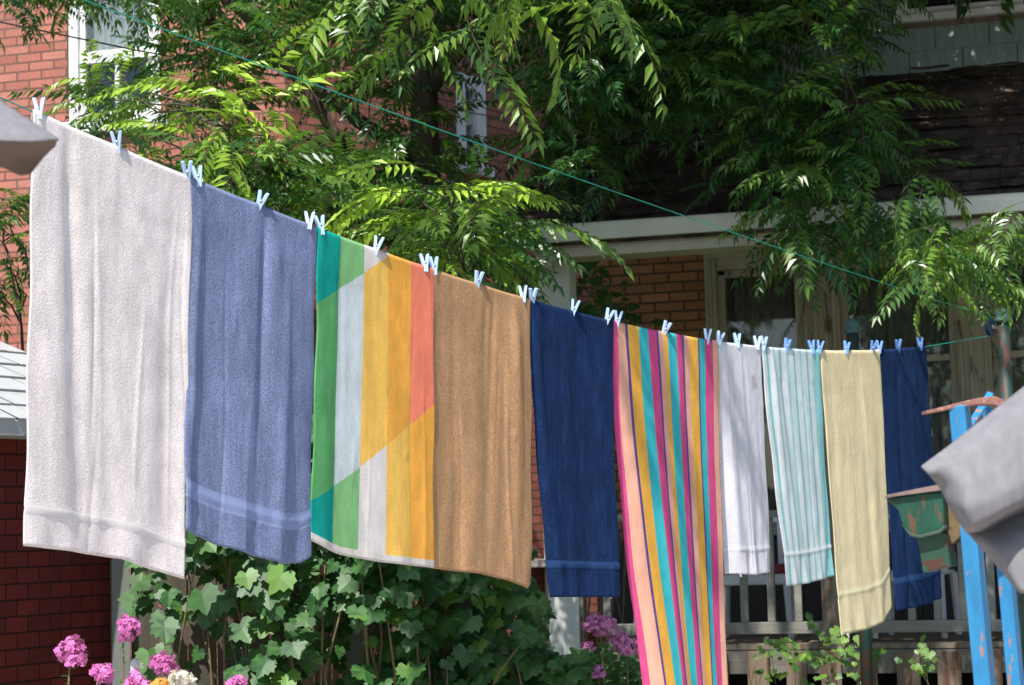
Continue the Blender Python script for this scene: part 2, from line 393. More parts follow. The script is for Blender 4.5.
# roof: individual shingles on a 43 degree slope
SL = R(43); rb0 = BG + .02; arake = hb(512, 225, BG)[0]
core = MB(); L = 7.0
core.add([(arake, rb0, gz-.03), (gaR, rb0, gz-.03), (gaR, rb0+L*math.cos(SL), gz-.03+L*math.sin(SL)), (arake, rb0+L*math.cos(SL), gz-.03+L*math.sin(SL)),
          (arake, rb0, gz-.13), (gaR, rb0, gz-.13), (gaR, rb0+L*math.cos(SL), gz-.13+L*math.sin(SL)), (arake, rb0+L*math.cos(SL), gz-.13+L*math.sin(SL))],
         [(0,1,2,3),(4,7,6,5),(0,4,5,1),(1,5,6,2),(2,6,7,3),(3,7,4,0)])
rf = core.build('roof', M['shingle_roof'], house)
sh = MB(); expo = .125; row = 0; d = 0
MS = Matrix.Translation((0, rb0, gz-.03)) @ Matrix.Rotation(SL, 4, 'X')
while d < 3.9:
    x = arake - random.uniform(0, .2)
    while x < gaR:
        wd = random.uniform(.16, .34); x1 = min(x + wd, gaR + .02)
        lift = random.uniform(.014, .034) + (random.random() < .15) * .022; dd = random.uniform(-.014, .014)
        e = d + dd - .03; n_ = 4; vs = []
        for q in range(n_+1):
            xx = x + (x1-x-.004)*q/n_; l2 = lift + random.uniform(-.005,.006); e2 = e + random.uniform(-.008,.008)
            vs += [(xx, e2, l2), (xx, e2+.17, .004), (xx, e2+.002, l2-.008)]
        fs = []
        for q in range(n_):
            a = 3*q; fs += [(a, a+3, a+4, a+1), (a+2, a+5, a+3, a)]
        sh.add([MS @ Vector((max(v[0], arake-.02), v[1], v[2])) for v in vs], fs)
        x = x1
    d += expo; row += 1
sh.build('shingles', M['shingle_roof'], rf)
# dormer with shingle siding and a window at the very top of the picture
def hroof(px, py):
    n = Vector((0, -math.sin(SL), math.cos(SL))); nw = EX*n.x + EY*n.y + Vector((0,0,n.z))
    p0 = O + EY*rb0 + Vector((0,0,gz-.03)); p = hitp(px, py, p0, nw)
    return (p-O).dot(EX), (p-O).dot(EY), p.z
da, db, dz = hroof(754, 88)
da2 = gaR - .3; dtop = 6.6
dwz = hb(900, 17, db)[1]; dwx = hb(893, 10, db)[0]
dm = MB()
dm.box(da+.01, dwx+.09, db, db+.06, dz-.1, dtop); dm.box(dwx+.09, dwx+1.31, db, db+.06, dz-.1, dwz-.02); dm.box(dwx+1.31, da2, db, db+.06, dz-.1, dtop)
dm.box(da+.01, da+.07, db+.06, db+2.6, dz-.1, dtop)
dmo = dm.build('dormer', M['old_wood'], house)
ss = MB(); z = dz + .005; r_ = 0
while z < 5.9:
    x = da - (.18 if r_ % 2 else 0)
    while x < da2:
        x0 = max(x, da-.012); x1 = min(x+.352, da2)
        if x1 > x0 + .02:
            segs = [(x0, x1)]
            if z + .15 > dwz - .05:
                segs = []
                if x0 < dwx - .01: segs.append((x0, min(x1, dwx-.01)))
                if x1 > dwx + 1.41: segs.append((max(x0, dwx+1.41), x1))
            for (p, q) in segs:
                j = random.uniform(-.003,.003)
                ss.add([(p,db-.004,z+.16),(q,db-.004,z+.16),(q,db-.020+j,z),(p,db-.020+j,z),(p,db-.001,z),(q,db-.001,z)], [(0,3,2,1),(3,4,5,2)])
        x += .36
    z += .15; r_ += 1
ss.build('siding', M['shingle_wall'], dmo)
dw = MB(); z0 = dwz
dw.box(dwx, dwx+1.4, db-.06, db+.02, z0-.05, z0+.0); dw.box(dwx+.02, dwx+.10, db-.035, db+.04, z0, z0+1.3); dw.box(dwx+1.3, dwx+1.38, db-.035, db+.04, z0, z0+1.3)
dw.box(dwx+.1, dwx+1.3, db-.03, db+.04, z0, z0+.045)
dwo = dw.build('window', M['white_paint'], dmo, bevel=.004)
p = MB(); p.box(dwx+.1, dwx+1.3, db+.01, db+.016, z0+.045, z0+1.3); dark = simple('dark_glass', (.02,.025,.03), .12, .2, 3); p.build('pane', dark, dmo)
# deck
deck = MB()
nb = 0; b = -.12
while b < WB - .01:
    deck.box(gaL+.3, gaR, b, min(b+.135, WB-.002), ZDECK-.035, ZDECK+random.uniform(-.002,.002)); b += .142
deck.build('deck_floor', M['old_wood'], house)
df = MB(); df.box(gaL+.3, gaR, -.115, -.08, ZDECK-.19, ZDECK-.04); df.box(gaL+.3, gaR, -.075, -.03, .25, .35)
x = gaL+.3
df2 = MB()
while x < gaR:
    ww = random.uniform(.125,.145); df2.box(x, x+ww, -.165, -.14, .05, ZDECK-.045+random.uniform(-.01,.005)); x += ww + random.uniform(.09,.13)
df2.build('skirting', M['skirt'], house, bevel=.003); df.build('deck_joist', M['joist'], house, bevel=.003)
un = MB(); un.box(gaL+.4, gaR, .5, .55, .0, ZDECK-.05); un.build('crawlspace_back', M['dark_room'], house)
ra = MB(); zr = hb(700, 514, -.02)[1]; zl = hb(660, 629, -.02)[1]
ra.box(ca+.2, gaR, -.05, .04, zr-.035, zr+.01); ra.box(ca+.2, gaR, -.035, .02, zl-.04, zl+.035)
rail = ra.build('railing', M['rail_wood'], house, bevel=.004)
for px in (606, 636, 664, 690, 743, 770, 797, 858, 886, 910, 936, 962, 990, 1018, 1046):
    a = hb(px, 570, -.02)[0]; bl = MB(); bl.box(a-.024, a+.024, -.03, .016, zl+.036, zr-.036); bl.build('baluster', M['rail_wood'], rail, bevel=.003)
for px, w_ in ((579, .035), (830, .055), (1060, .055)):
    a = hb(px, 570, -.02)[0]; bl = MB(); bl.box(a-w_, a+w_, -.075, .035, ZDECK+.001, zr+.02); bl.build('newel_post', M['old_wood'], rail, bevel=.005)

# ---- red brick house on the left
C0 = at(287, 200, 15.6); C0.z = 0
red = empty('red_brick_house', C0, -TH, 'red brick two storey house with white sash windows behind the trees', 'house')
def rf_(px, py):   # front wall plane (local y = 0) -> local x,z
    p = hitp(px, py, C0, EY); return (p - C0).dot(EX), p.z
SW = Vector((.64, .768, 0)).normalized(); SWN = Vector((SW.y, -SW.x, 0)); SWA = math.atan2(SW.y, SW.x)
def rs_(px, py):   # angled side wall plane -> distance along it, z
    p = hitp(px, py, C0, SWN); return (p - C0).dot(SW), p.z
def side(o): o.rotation_euler = (0, 0, SWA + TH); return o
x0, zt = rf_(67, 40); x1, _ = rf_(160, 40); zsill = rf_(110, 120)[1]; ztop = 6.3
y0, za = rs_(455, 72); y1, zb_ = rs_(486, 168)
w1 = MB(); T = .22
w1.box(-6, x0, 0, T, 0, 8); w1.box(x1, 0, 0, T, 0, 8); w1.box(x0, x1, 0, T, 0, zsill); w1.box(x0, x1, 0, T, ztop, 8)
w1.build('wall', M['brick_red'], red)
w2 = MB(); w2.box(.002, y0, 0, T, 0, 8); w2.box(y1, 7, 0, T, 0, 8); w2.box(y0, y1, 0, T, 0, zb_); w2.box(y0, y1, 0, T, za, 8)
side(w2.build('wall', M['brick_red'], red))
wn = MB(); f = .085; mz = rf_(110, 54)[1]
wn.box(x0+.001, x0+f, .02, .12, zsill+.001, ztop-.001); wn.box(x1-f, x1-.001, .02, .12, zsill+.001, ztop-.001); wn.box(x0+f, x1-f, .02, .12, ztop-.08, ztop-.001)
wn.box(x0+f, x1-f, .05, .13, mz-.05, mz+.05); wn.box(x0+f, x1-f, .05, .13, zsill+.001, zsill+.08)
wn.box(x0+f, x0+f+.05, .06, .11, zsill+.08, ztop-.08); wn.box(x1-f-.05, x1-f, .06, .11, zsill+.08, ztop-.08); wn.box((x0+x1)/2-.02, (x0+x1)/2+.02, .06, .11, zsill+.08, mz-.05)
wno = wn.build('window', M['white_paint'], red, bevel=.005)
s_ = MB(); s_.box(x0-.06, x1+.09, -.07, .1, zsill-.10, zsill-.001); s_.build('sill', M['white_paint'], wno, bevel=.006)
p = MB(); p.box(x0+f, x1-f, .085, .09, zsill+.06, ztop-.06); p.build('pane', M['glass'], wno)
c = MB(); vv = []
for xx in np.linspace(x0+f, x1-f, 60):
    for zz in (mz-.02, ztop): vv.append((xx, .17+.015*math.sin(xx*55)+.01*math.sin(xx*23), zz))
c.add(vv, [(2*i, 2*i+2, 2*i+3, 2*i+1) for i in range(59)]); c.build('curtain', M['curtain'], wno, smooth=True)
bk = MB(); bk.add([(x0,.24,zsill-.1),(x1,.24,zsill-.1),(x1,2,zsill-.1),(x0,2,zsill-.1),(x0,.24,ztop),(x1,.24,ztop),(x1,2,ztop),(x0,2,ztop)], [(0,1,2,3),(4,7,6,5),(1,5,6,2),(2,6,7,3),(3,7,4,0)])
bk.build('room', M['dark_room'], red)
sw = MB(); f2 = .11
sw.box(y0+.001, y0+f2, -.02, .12, zb_+.001, za-.001); sw.box(y1-f2, y1-.001, -.02, .12, zb_+.001, za-.001); sw.box(y0+f2, y1-f2, .0, .12, za-.12, za-.001); sw.box(y0-.05, y1+.05, -.06, .1, zb_-.09, zb_)
sw.box(y0+f2, y1-f2, .05, .11, (za+zb_)/2-.03, (za+zb_)/2+.03)
swo = side(sw.build('window', M['white_paint'], red, bevel=.005))
p = MB(); p.box(y0+f2, y1-f2, .085, .09, zb_, za-.12); p.build('pane', simple('grey_blind', (.30,.32,.36), .5, .1, 3), swo)
yd, zd = rs_(540, 500); dp = MB(); dp.tube([(yd, -.06, .1), (yd, -.06, 4.2)], .022, 10); side(dp.build('downpipe', M['white_paint'], red, smooth=True))
yb, zb2 = rs_(545, 560); bx = MB(); bx.box(yb-.25, yb+.3, -.2, -.01, zb2-.06, zb2+.01); side(bx.build('ledge', M['white_paint'], red, bevel=.01))
rrf = MB(); rrf.box(-6.3, 1.5, -.35, 9, 8.0, 8.15); rrf.build('roof', M['shingle_roof'], red)

# ---- shed at lower left
SD = Vector((.48, .877, 0)); SN = Vector((.877, -.48, 0)); SC = at(112, 560, 10.3); SC.z = 0   # far corner
shed = empty('garden_shed', SC, math.atan2(.877, .48), 'low shed with brick patterned red siding and pale grey shingle roof', 'shed')
# local x = along the wall (receding), local y = away to the left (-SN)
def sh_(px, py, y=0):
    p = hitp(px, py, SC - SN*y, SN); return (p-SC).dot(SD), p.z
ze = sh_(15, 421, -.2)[1]
LS = 3.6; DS = 3.0
b_ = MB(); b_.box(-LS, 0, 0, DS, 0, ze-.02); b_.build('wall', M['brick_shed'], shed)
rr = MB(); ov = .22; rise = 1.05
ex0, ex1, ey0, ey1 = -LS-ov, ov+.12, -ov, DS+ov; ry = (ey0+ey1)/2; hx = 1.25
P = [Vector(q) for q in ((ex0,ey0,ze),(ex1,ey0,ze),(ex1,ey1,ze),(ex0,ey1,ze),(ex1-hx,ry,ze+rise),(ex0+hx,ry,ze+rise))]
rr.add([p_ for p_ in P] + [p_-Vector((0,0,.07)) for p_ in P[:4]], [(0,1,4,5),(1,2,4),(2,3,5,4),(3,0,5),(6,9,8,7),(0,6,7,1),(1,7,8,2),(2,8,9,3),(3,9,6,0)])
rro = rr.build('roof', M['shed_roof'], shed)
cs = MB(); nrow = 13
for face in ((P[0],P[1],P[4],P[5]), (P[1],P[2],P[4],P[4])):
    nrm = (face[1]-face[0]).cross(face[3]-face[0]).normalized()
    for i in range(nrow):
        t0 = i/nrow; t1 = (i+1.08)/nrow
        a = face[0].lerp(face[3], t0); b = face[1].lerp(face[2], t0); c_ = face[1].lerp(face[2], min(t1,1)); d_ = face[0].lerp(face[3], min(t1,1))
        ln = (b-a).length; k = max(1, int(ln/.3)); off = (i % 2)*.5
        for j in range(k+1):
            u0 = max(0, (j-off)/k+.0015); u1 = min(1, (j+1-off)/k-.0015)
            if u1 <= u0: continue
            q = [a.lerp(b,u0), a.lerp(b,u1), d_.lerp(c_,u1), d_.lerp(c_,u0)]
            h1 = random.uniform(.011,.014)
            h1 += .002; cs.add([q[0]+nrm*h1, q[1]+nrm*h1, q[2]+nrm*.003, q[3]+nrm*.003, q[0]+nrm*.001, q[1]+nrm*.001], [(0,1,2,3),(4,5,1,0)])
cs.build('shingles', M['shed_roof'], rro)

# ---- fence right of the shed
F0 = at(120, 600, 10.2); F0.z = 0; F1 = at(480, 600, 10.7); F1.z = 0
fd = (F1-F0); fl = fd.length; fd.normalize()
fence = empty('board_fence', F0, math.atan2(fd.y, fd.x), 'dark weathered board fence overgrown by the grapevine', 'fence')
pw = 18/2000*10.2/2
for i, xp in enumerate((0, 1.2)):
    q = MB(); q.box(xp-pw, xp+pw, -.07, .04, 0, 1.9); q.build('post', M['post_wood'], fence, bevel=.006)
bd = MB(); x = pw+.01
while x < fl*.42:
    ww = random.uniform(.12,.145); bd.box(x, x+ww, 0, .022, .05, 1.72+random.uniform(-.02,.02)); x += ww + random.uniform(.006,.02)
bd.build('boards', M['fence_wood'], fence, bevel=.003)
sl_ = MB()
while x < fl:
    ww = random.uniform(.02,.035); sl_.box(x, x+ww, 0, .015, .05, 1.5+random.uniform(-.03,.03)); x += ww + random.uniform(.008,.018)
sl_.build('slats', M['old_wood'], fence)
rl = MB(); rl.box(pw, fl, .024, .07, .35, .44); rl.box(pw, fl, .024, .07, 1.3, 1.39); rl.build('rail', M['fence_wood'], fence)

# ------------------------------------------------------------------ foliage generators
def leaflet_quads(base, d, up, L, Wd, fold=.25):
    """pointed leaflet as 4 quads-ish (two halves x two segments) -> list of verts (4 per face)"""
    s = np.cross(d, up); s /= np.linalg.norm(s)+1e-9; nn = np.cross(s, d)
    p0 = base; p1 = base + d*L*.38 - nn*L*.00; p2 = base + d*L - nn*L*.12
    l1 = p1 + s*Wd*.5 + nn*Wd*fold; r1 = p1 - s*Wd*.5 + nn*Wd*fold
    return [p0, l1, p2, p1, p0, p1, p2, r1]
def frond(pairs, L, leafL, leafW, droop, r, curl=.0):
    """returns leaflet verts (n,3) and rachis points; grows along +x, droops to -z"""
    pts = []; p = np.array([0., 0, 0]); ang = 0.
    n = pairs*1 + 2; seg = L/n; out = []; yaw = 0
    for i in range(n+1):
        dirv = np.array([math.cos(ang)*math.cos(yaw), math.cos(ang)*math.sin(yaw), math.sin(ang)])
        pts.append(p.copy())
        if i >= 2:
            t = (i-2)/max(1, pairs-1); sc = .62 + .38*math.sin(math.pi*min(1, t*.85+.12))
            for sd in (-1, 1):
                if r.random() < .04: continue
                side = np.array([-math.sin(yaw), math.cos(yaw), 0])*sd
                d = side*.86 + dirv*(.42+.45*t) + np.array([0,0,-.10-r.random()*.25])
                d += r.normal(0, .06, 3); d /= np.linalg.norm(d)
                up = np.array([0,0,1.]) + r.normal(0,.25,3)
                out += leaflet_quads(p + side*.004, d, up, leafL*sc*(.9+.2*r.random()), leafW*sc)
        if i == n:
            out += leaflet_quads(p, dirv, np.array([0,0,1.]), leafL*.8, leafW*.8)
        p = p + dirv*seg; ang -= droop/n*(1+.6*i/n); yaw += curl/n
    return np.array(out), np.array(pts)
def rachis_quads(pts, wd):
    out = []
    for a, b in zip(pts[:-1], pts[1:]):
        t = b-a
        for w_ in (np.array([0,wd,0]), np.array([0,0,wd])):
            out += [a-w_, b-w_, b+w_, a+w_]
    return np.array(out)
FR = []; FRC = []
rr_ = np.random.default_rng(3)
for i in range(10):
    v, p_ = frond(10, .46, .100, .032, rr_.uniform(.25,1.0), rr_, rr_.uniform(-.4,.4)); FR.append((v, rachis_quads(p_, .0016)))
for i in range(5):
    v, p_ = frond(7, .46, .14, .055, rr_.uniform(.6,1.4), rr_); FRC.append((v, rachis_quads(p_, .002)))
def rotm(az, el, rl):
    ca, sa = math.cos(az), math.sin(az); ce, se = math.cos(el), math.sin(el); cr, sr = math.cos(rl), math.sin(rl)
    Rx = np.array([[1,0,0],[0,cr,-sr],[0,sr,cr]]); Ry = np.array([[ce,0,-se],[0,1,0],[se,0,ce]]); Rz = np.array([[ca,-sa,0],[sa,ca,0],[0,0,1]])
    return Rz @ Ry @ Rx
class Leaves:
    def __init__(s): s.v = []; s.t = []; s.rv = []; s.tips = []
    def clump(s, c, n, size, tone=0., coarse=False, el=(-.5,.7), az=None):
        c = np.array(c); s.tips.append(c)
        for i in range(n):
            lib = FRC if coarse else FR
            v, rq = lib[rng.integers(len(lib))]
            a = rng.uniform(0, 2*math.pi) if az is None else az + rng.uniform(-.9, .9)
            m = rotm(a, rng.uniform(*el), rng.uniform(-.6,.6)) * (size/.46*rng.uniform(.75,1.15)*(1 if coarse else 1.32))
            off = c + rng.normal(0, .05, 3)
            s.v.append(v @ m.T + off); s.t.append(np.full(len(v), max(0, tone + rng.uniform(-.12,.22))))
            s.rv.append(rq @ m.T + off)
    def build(s, parent, mat, name='foliage'):
        o = bigmesh(name, np.concatenate(s.v), None, mat, parent, attr=np.concatenate(s.t))
        bigmesh('stalks', np.concatenate(s.rv), None, M['twig'], o)
        return o
def limb(mb, a, b, r0, r1, sag=.15, n=7):
    a = Vector(a); b = Vector(b); pts = []
    for i in range(n+1):
        t = i/n; p = a.lerp(b, t); p.z += sag*math.sin(math.pi*t); p += Vector(rng.normal(0, .02, 3))*(1 if 0 < i < n else 0); pts.append(p)
    mb.tube(pts, [r0+(r1-r0)*i/n for i in range(n+1)], 7)
    return pts
def hold(px, py, holes):
    for (x0, y0, x1, y1, pr) in holes:
        if x0 <= px <= x1 and y0 <= py <= y1 and random.random() < pr: return True
    return False

# ---- big tree, trunk at px ~435
TB = at(436, 300, 13.2); tr_loc = Vector((TB.x, TB.y, 0))
tree = empty('walnut_tree', tr_loc, 0, 'large walnut tree with dark trunk in front of the red brick wall', 'tree')
tk = MB(); tp = []
for i in range(15):
    z = i*.45; tp.append((.05*math.sin(z*1.1), .03*math.cos(z), z))
tk.tube(tp, [.15-.0055*i+(.05 if i == 0 else 0) for i in range(15)], 14)
L1 = Leaves()
def vis(region, n, Y, tone=0, size=.42, nf=6, holes=(), L=None, **kw):
    x0, y0, x1, y1 = region
    for _ in range(n):
        px = random.uniform(x0, x1); py = random.uniform(y0, y1)
        if hold(px, py, holes): continue
        p = at(px, py, random.uniform(*Y)) - (tr_loc if L is L1 else TR2)
        L.clump(p, nf, size*random.uniform(.8,1.1), tone, **kw)
holes = [(0,8,100,130,.97), (50,0,180,75,.88), (150,75,190,135,.8), (262,50,372,160,.88), (430,50,545,195,.97), (0,130,28,200,.9), (420,60,450,180,.5)]
TR2 = None
vis((-60,-60,190,-12), 20, (11.5,14), L=L1, size=.38)
vis((10,-10,62,30), 5, (12,13), L=L1, size=.32, holes=holes)
vis((160,-30,430,80), 52, (12,14.6), L=L1, holes=holes)
vis((150,60,290,120), 16, (12.5,14.5), L=L1, holes=holes)
vis((60,75,190,125), 16, (12,13.5), L=L1, size=.30, holes=holes)
vis((330,60,440,270), 42, (12.2,14.6), L=L1, holes=holes)
vis((240,140,360,250), 26, (11.5,14), L=L1, holes=holes)
vis((450,190,490,285), 18, (11.3,13), L=L1, size=.36, holes=holes)
vis((450,190,485,265), 6, (10,11.2), L=L1, size=.36, tone=.15)
vis((480,-40,640,30), 26, (11.5,14), L=L1)
# overhead crown, out of the picture, that shades the house fronts
for _ in range(230):
    p = Vector((random.uniform(-1.0, 3.0), random.uniform(9.8, 14.5), random.uniform(5.6, 8.2))) - tr_loc
    L1.clump(p, 5, .55, 0, coarse=True)
for _ in range(26):  # unseen clumps added only to shade the right half of the vine
    p = Vector((random.uniform(-1.3, -.1), random.uniform(6.7, 7.5), random.uniform(5.3, 5.8))) - tr_loc
    L1.clump(p, 5, .5, 0, coarse=True)
top = Vector(tp[-1])
hubs = [Vector((-1.6,-.8,5.3)), Vector((-2.8,-.5,5.4)), Vector((-.5,-.5,3.6)), Vector((.7,-1.0,6.0)), Vector((1.8,-1.6,5.6)), Vector((.3,-1.8,5.9)), Vector((2.4,.2,6.2)), Vector((-.6,.6,5.6)), Vector((-.3,-5.8,5.5))]
starts = [Vector(tp[i]) for i in (7, 9, 6, 12, 10, 12, 12, 11, 12)]
for h_, st in zip(hubs, starts): limb(tk, st, h_, .055, .022, .25)
for c in L1.tips:
    c = Vector(c); h_ = min(hubs, key=lambda q: (q-c).length)
    if (h_-c).length < 2.2 and random.random() < .22: limb(tk, h_, c, .009, .003, .05, 5)
tk.build('trunk', M['bark'], tree, smooth=True)
L1.build(tree, M['walnut'])

# ---- second tree, trunk right of the picture, limbs over the porch roof
T2 = at(1215, 300, 12.2); TR2 = Vector((T2.x, T2.y, 0))
tree2 = empty('walnut_tree', TR2, 0, 'walnut branches with long drooping dark fronds over the shingled porch roof', 'tree')
L2 = Leaves(); h2 = [(875,-10,1060,190,.97), (745,35,800,85,.8), (620,130,740,230,.9), (600,195,1024,240,.35)]
vis((530,-30,760,50), 34, (11.5,13), L=L2, holes=h2)
vis((535,30,640,160), 30, (11.6,12.9), L=L2, size=.36, holes=h2)
vis((640,30,760,120), 26, (11.6,12.8), L=L2, size=.34, holes=h2)
vis((740,-30,870,50), 15, (11.4,12.6), L=L2, holes=h2)
vis((750,100,870,165), 18, (11.4,12.6), L=L2, size=.38, holes=h2)
vis((780,150,880,225), 12, (11.2,12.2), L=L2, size=.38, el=(-1.1,0))
vis((860,-60,1060,-28), 6, (11.5,12.5), L=L2, size=.28)
vis((880,180,960,250), 6, (11,11.8), L=L2, size=.36, el=(-1.2,-.1))
vis((915,212,1050,268), 12, (9.6,10.2), L=L2, size=.32, tone=.12, nf=4, el=(-.9,.1))
for _ in range(330):
    p = Vector((random.uniform(.3, 6.0), random.uniform(9.3, 13.8), random.uniform(5.5, 7.6))) - TR2
    L2.clump(p, 5, .62, 0, coarse=True)
tk2 = MB(); tp2 = [(.04*math.sin(i), .03*math.cos(i), i*.5) for i in range(14)]
tk2.tube(tp2, [.17-.006*i for i in range(14)], 12)
hubs2 = [Vector(p)-TR2 for p in (at(866,-90,12), at(760,-50,12.2), at(620,-60,12.3), at(980,-60,12), at(1060,170,10.4), at(838,-40,12))]
hubs2 += [Vector((-1.2,-.6,6.0)), Vector((-2.6,-.4,6.4)), Vector((.5,0,6.2)), Vector((-3.6,-.2,6.6))]
for h_ in hubs2:
    st = Vector(tp2[9 if h_.z > 3.6 else 6]); limb(tk2, st, h_, .05, .016, .3)
for c in L2.tips:
    c = Vector(c); h_ = min(hubs2, key=lambda q: (q-c).length)
    if h_ is hubs2[4]: continue
    if (h_-c).length < 1.6 and random.random() < .22: limb(tk2, h_, c, .008, .003, .05, 5)
tk2.build('trunk', M['bark'], tree2, smooth=True)
L2.build(tree2, M['walnut'])

# ---- unseen row of trees added behind the viewer to darken pane reflections
LB = Leaves()
for _ in range(420):
    LB.clump((random.uniform(-16,16), random.uniform(-13,-11), random.uniform(.3,7.5)), 5, 1.1, 0, coarse=True)
ob = bigmesh('added_tree_line', np.concatenate(LB.v), None, M['walnut'], None, attr=np.concatenate(LB.t)); tag(ob, 'dense green row of trees added unseen behind the viewer for pane reflections', 'tree line', kind='stuff')
# ---- sunlit young trees / shoots in front of the wall
def sapling(base_px, Y, spots, label, name='walnut_sapling', top=None):
    B = at(base_px, 560, Y); loc = Vector((B.x, B.y, 0))
    r = empty(name, loc, 0, label, 'sapling'); Lv = Leaves(); st = MB(); ps = []
    for (px, py, dY, tone, size, nf, el) in spots:
        p = at(px, py, Y+dY) - loc; Lv.clump(p, nf, size, tone, el=el); ps.append(p)  # higher tone paints sunlight into the fronds
    zt_ = max(p.z for p in ps); spine = [(0.02*math.sin(i*2), 1.7*(1-i/8), zt_*.92*i/8) for i in range(9)]
    st.tube(spine, [.030-.003*i for i in range(9)], 8)
    for p in ps:
        k = min(range(9), key=lambda i: abs(spine[i][2] - (p.z - .35))); limb(st, spine[k], p, .007, .0035, .06)
    st.build('stem', M['twig'], r, smooth=True); Lv.build(r, M['walnut'])
E1 = (-.2, .8); E2 = (-.6, .5)
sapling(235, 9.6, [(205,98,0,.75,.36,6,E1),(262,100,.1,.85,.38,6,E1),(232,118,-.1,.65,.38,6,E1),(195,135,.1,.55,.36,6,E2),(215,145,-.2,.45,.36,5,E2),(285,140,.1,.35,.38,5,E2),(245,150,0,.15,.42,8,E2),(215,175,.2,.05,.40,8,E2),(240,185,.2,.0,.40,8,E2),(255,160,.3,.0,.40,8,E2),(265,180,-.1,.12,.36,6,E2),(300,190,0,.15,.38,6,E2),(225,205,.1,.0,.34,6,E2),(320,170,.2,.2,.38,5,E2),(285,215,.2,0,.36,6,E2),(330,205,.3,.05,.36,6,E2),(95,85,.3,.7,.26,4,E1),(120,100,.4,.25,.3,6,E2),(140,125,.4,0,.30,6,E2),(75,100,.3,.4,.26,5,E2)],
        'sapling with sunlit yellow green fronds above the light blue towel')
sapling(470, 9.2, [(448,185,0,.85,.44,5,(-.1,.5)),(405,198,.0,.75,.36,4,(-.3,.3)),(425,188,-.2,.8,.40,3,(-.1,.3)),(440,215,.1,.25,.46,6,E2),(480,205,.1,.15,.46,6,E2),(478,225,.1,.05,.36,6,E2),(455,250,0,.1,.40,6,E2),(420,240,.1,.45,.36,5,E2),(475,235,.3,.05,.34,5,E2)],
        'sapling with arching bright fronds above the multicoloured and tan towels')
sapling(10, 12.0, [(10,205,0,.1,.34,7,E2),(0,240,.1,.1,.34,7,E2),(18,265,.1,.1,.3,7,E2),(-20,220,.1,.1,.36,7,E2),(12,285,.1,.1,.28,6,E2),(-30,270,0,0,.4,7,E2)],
        'leafy sapling left of the white towel above the shed roof')
# bright hanging branch at top centre and right hand tips get their own limb on tree two
L3 = Leaves(); BR = at(560, -140, 8.6)
for (px, py, Y, tone, n_) in ((455,-5,8.8,.20,4),(515,-25,8.6,.45,4),(560,-35,8.6,.20,4),(605,-5,8.7,.25,3),(480,30,9,.12,3),(585,-40,8.5,.15,4),(340,-20,9.2,.2,4),(400,-10,9,.15,4),(430,25,9,.12,3)):
    L3.clump(at(px, py, Y)-BR, n_, .40, tone, el=(-1.0,.1))
b3 = empty('hanging_branch', BR, 0, 'sunlit leafy branch hanging into the top centre of the view', 'branch')
bm_ = MB(); 
for c in L3.tips: limb(bm_, Vector((0,0,.3)), Vector(c), .014, .004, .1)
bm_.tube([(0,0,.3), (.8,2.0,1.5), (tr_loc.x-BR.x+.1, tr_loc.y-BR.y, 6.2-BR.z-.1)], [.02,.03,.05], 8)
bm_.build('limb', M['bark'], b3, smooth=True); L3.build(b3, M['walnut'])

# ---- grapevine
VB = at(330, 600, 9.6); VB.z = 0
def vine_leaf(c, nrm, upd, s, r):
    n = nrm/np.linalg.norm(nrm); u = upd - n*np.dot(upd, n); u /= np.linalg.norm(u)+1e-9; l = np.cross(u, n)
    out = []
    prof = [(0,-.10),(.18,-.32),(.36,-.30),(.42,-.17),(.58,-.10),(.54,.06),(.64,.24),(.45,.25),(.40,.45),(.23,.43),(.15,.62),(0,.80)]
    ctr = c
    for sd in (-1, 1):
        P_ = [c + l*x*s*sd + u*y*s + n*(-.13*abs(x)*s - .07*(y**2)*s) for x, y in prof]
        q = [ctr + u*.1*s]
        for k in (0, 2, 4, 6, 8):
            out += [q[0], P_[k], P_[k+1], P_[k+2]] if sd > 0 else [q[0], P_[k+2], P_[k+1], P_[k]]
        out += [q[0], P_[10], P_[11], P_[11]*.5+q[0]*.5] if sd > 0 else [q[0], P_[11]*.5+q[0]*.5, P_[11], P_[10]]
    return out
def vine(name, loc, pts, label, cat, mat, parts_mat, sz=(.065,.125), stems=12, sr=.8):
    r = empty(name, loc, 0, label, cat); vv = []; tt = []
    for (p, tone) in pts:
        c = np.array(p - loc); nrm = np.array([random.gauss(-.1,.45), -1+random.gauss(0,.35), random.gauss(.75,.4)])
        up = np.array([random.gauss(0,.5), random.gauss(0,.3), -1.])
        q = vine_leaf(c, nrm, up, random.uniform(*sz)*random.choice((.7,1,1,1.2)), rng); vv += q; tt += [max(0, tone+random.uniform(-.1,.1))]*len(q)
    fo = bigmesh('foliage', np.array(vv), None, mat, r, attr=np.array(tt))
    s = MB()
    for _ in range(stems):
        e = Vector(random.choice(pts)[0]) - loc; a = Vector((e.x*.6+random.uniform(-.3,.3), random.uniform(-.05,.1), 0)); mid = a.lerp(e, .5)+Vector((random.uniform(-.2,.2),0,.1))
        s.tube([a, a.lerp(mid,.5)+Vector((.03,0,0)), mid, mid.lerp(e,.5)+Vector((0,0,.05)), e], [q_*sr for q_ in (.012,.010,.008,.006,.003)], 6)
    s.build('stem', parts_mat, r, smooth=True); return r
pts = []
def env(px):   # number density shaping: upper limit of the vine
    return 360 if px > 250 else 380
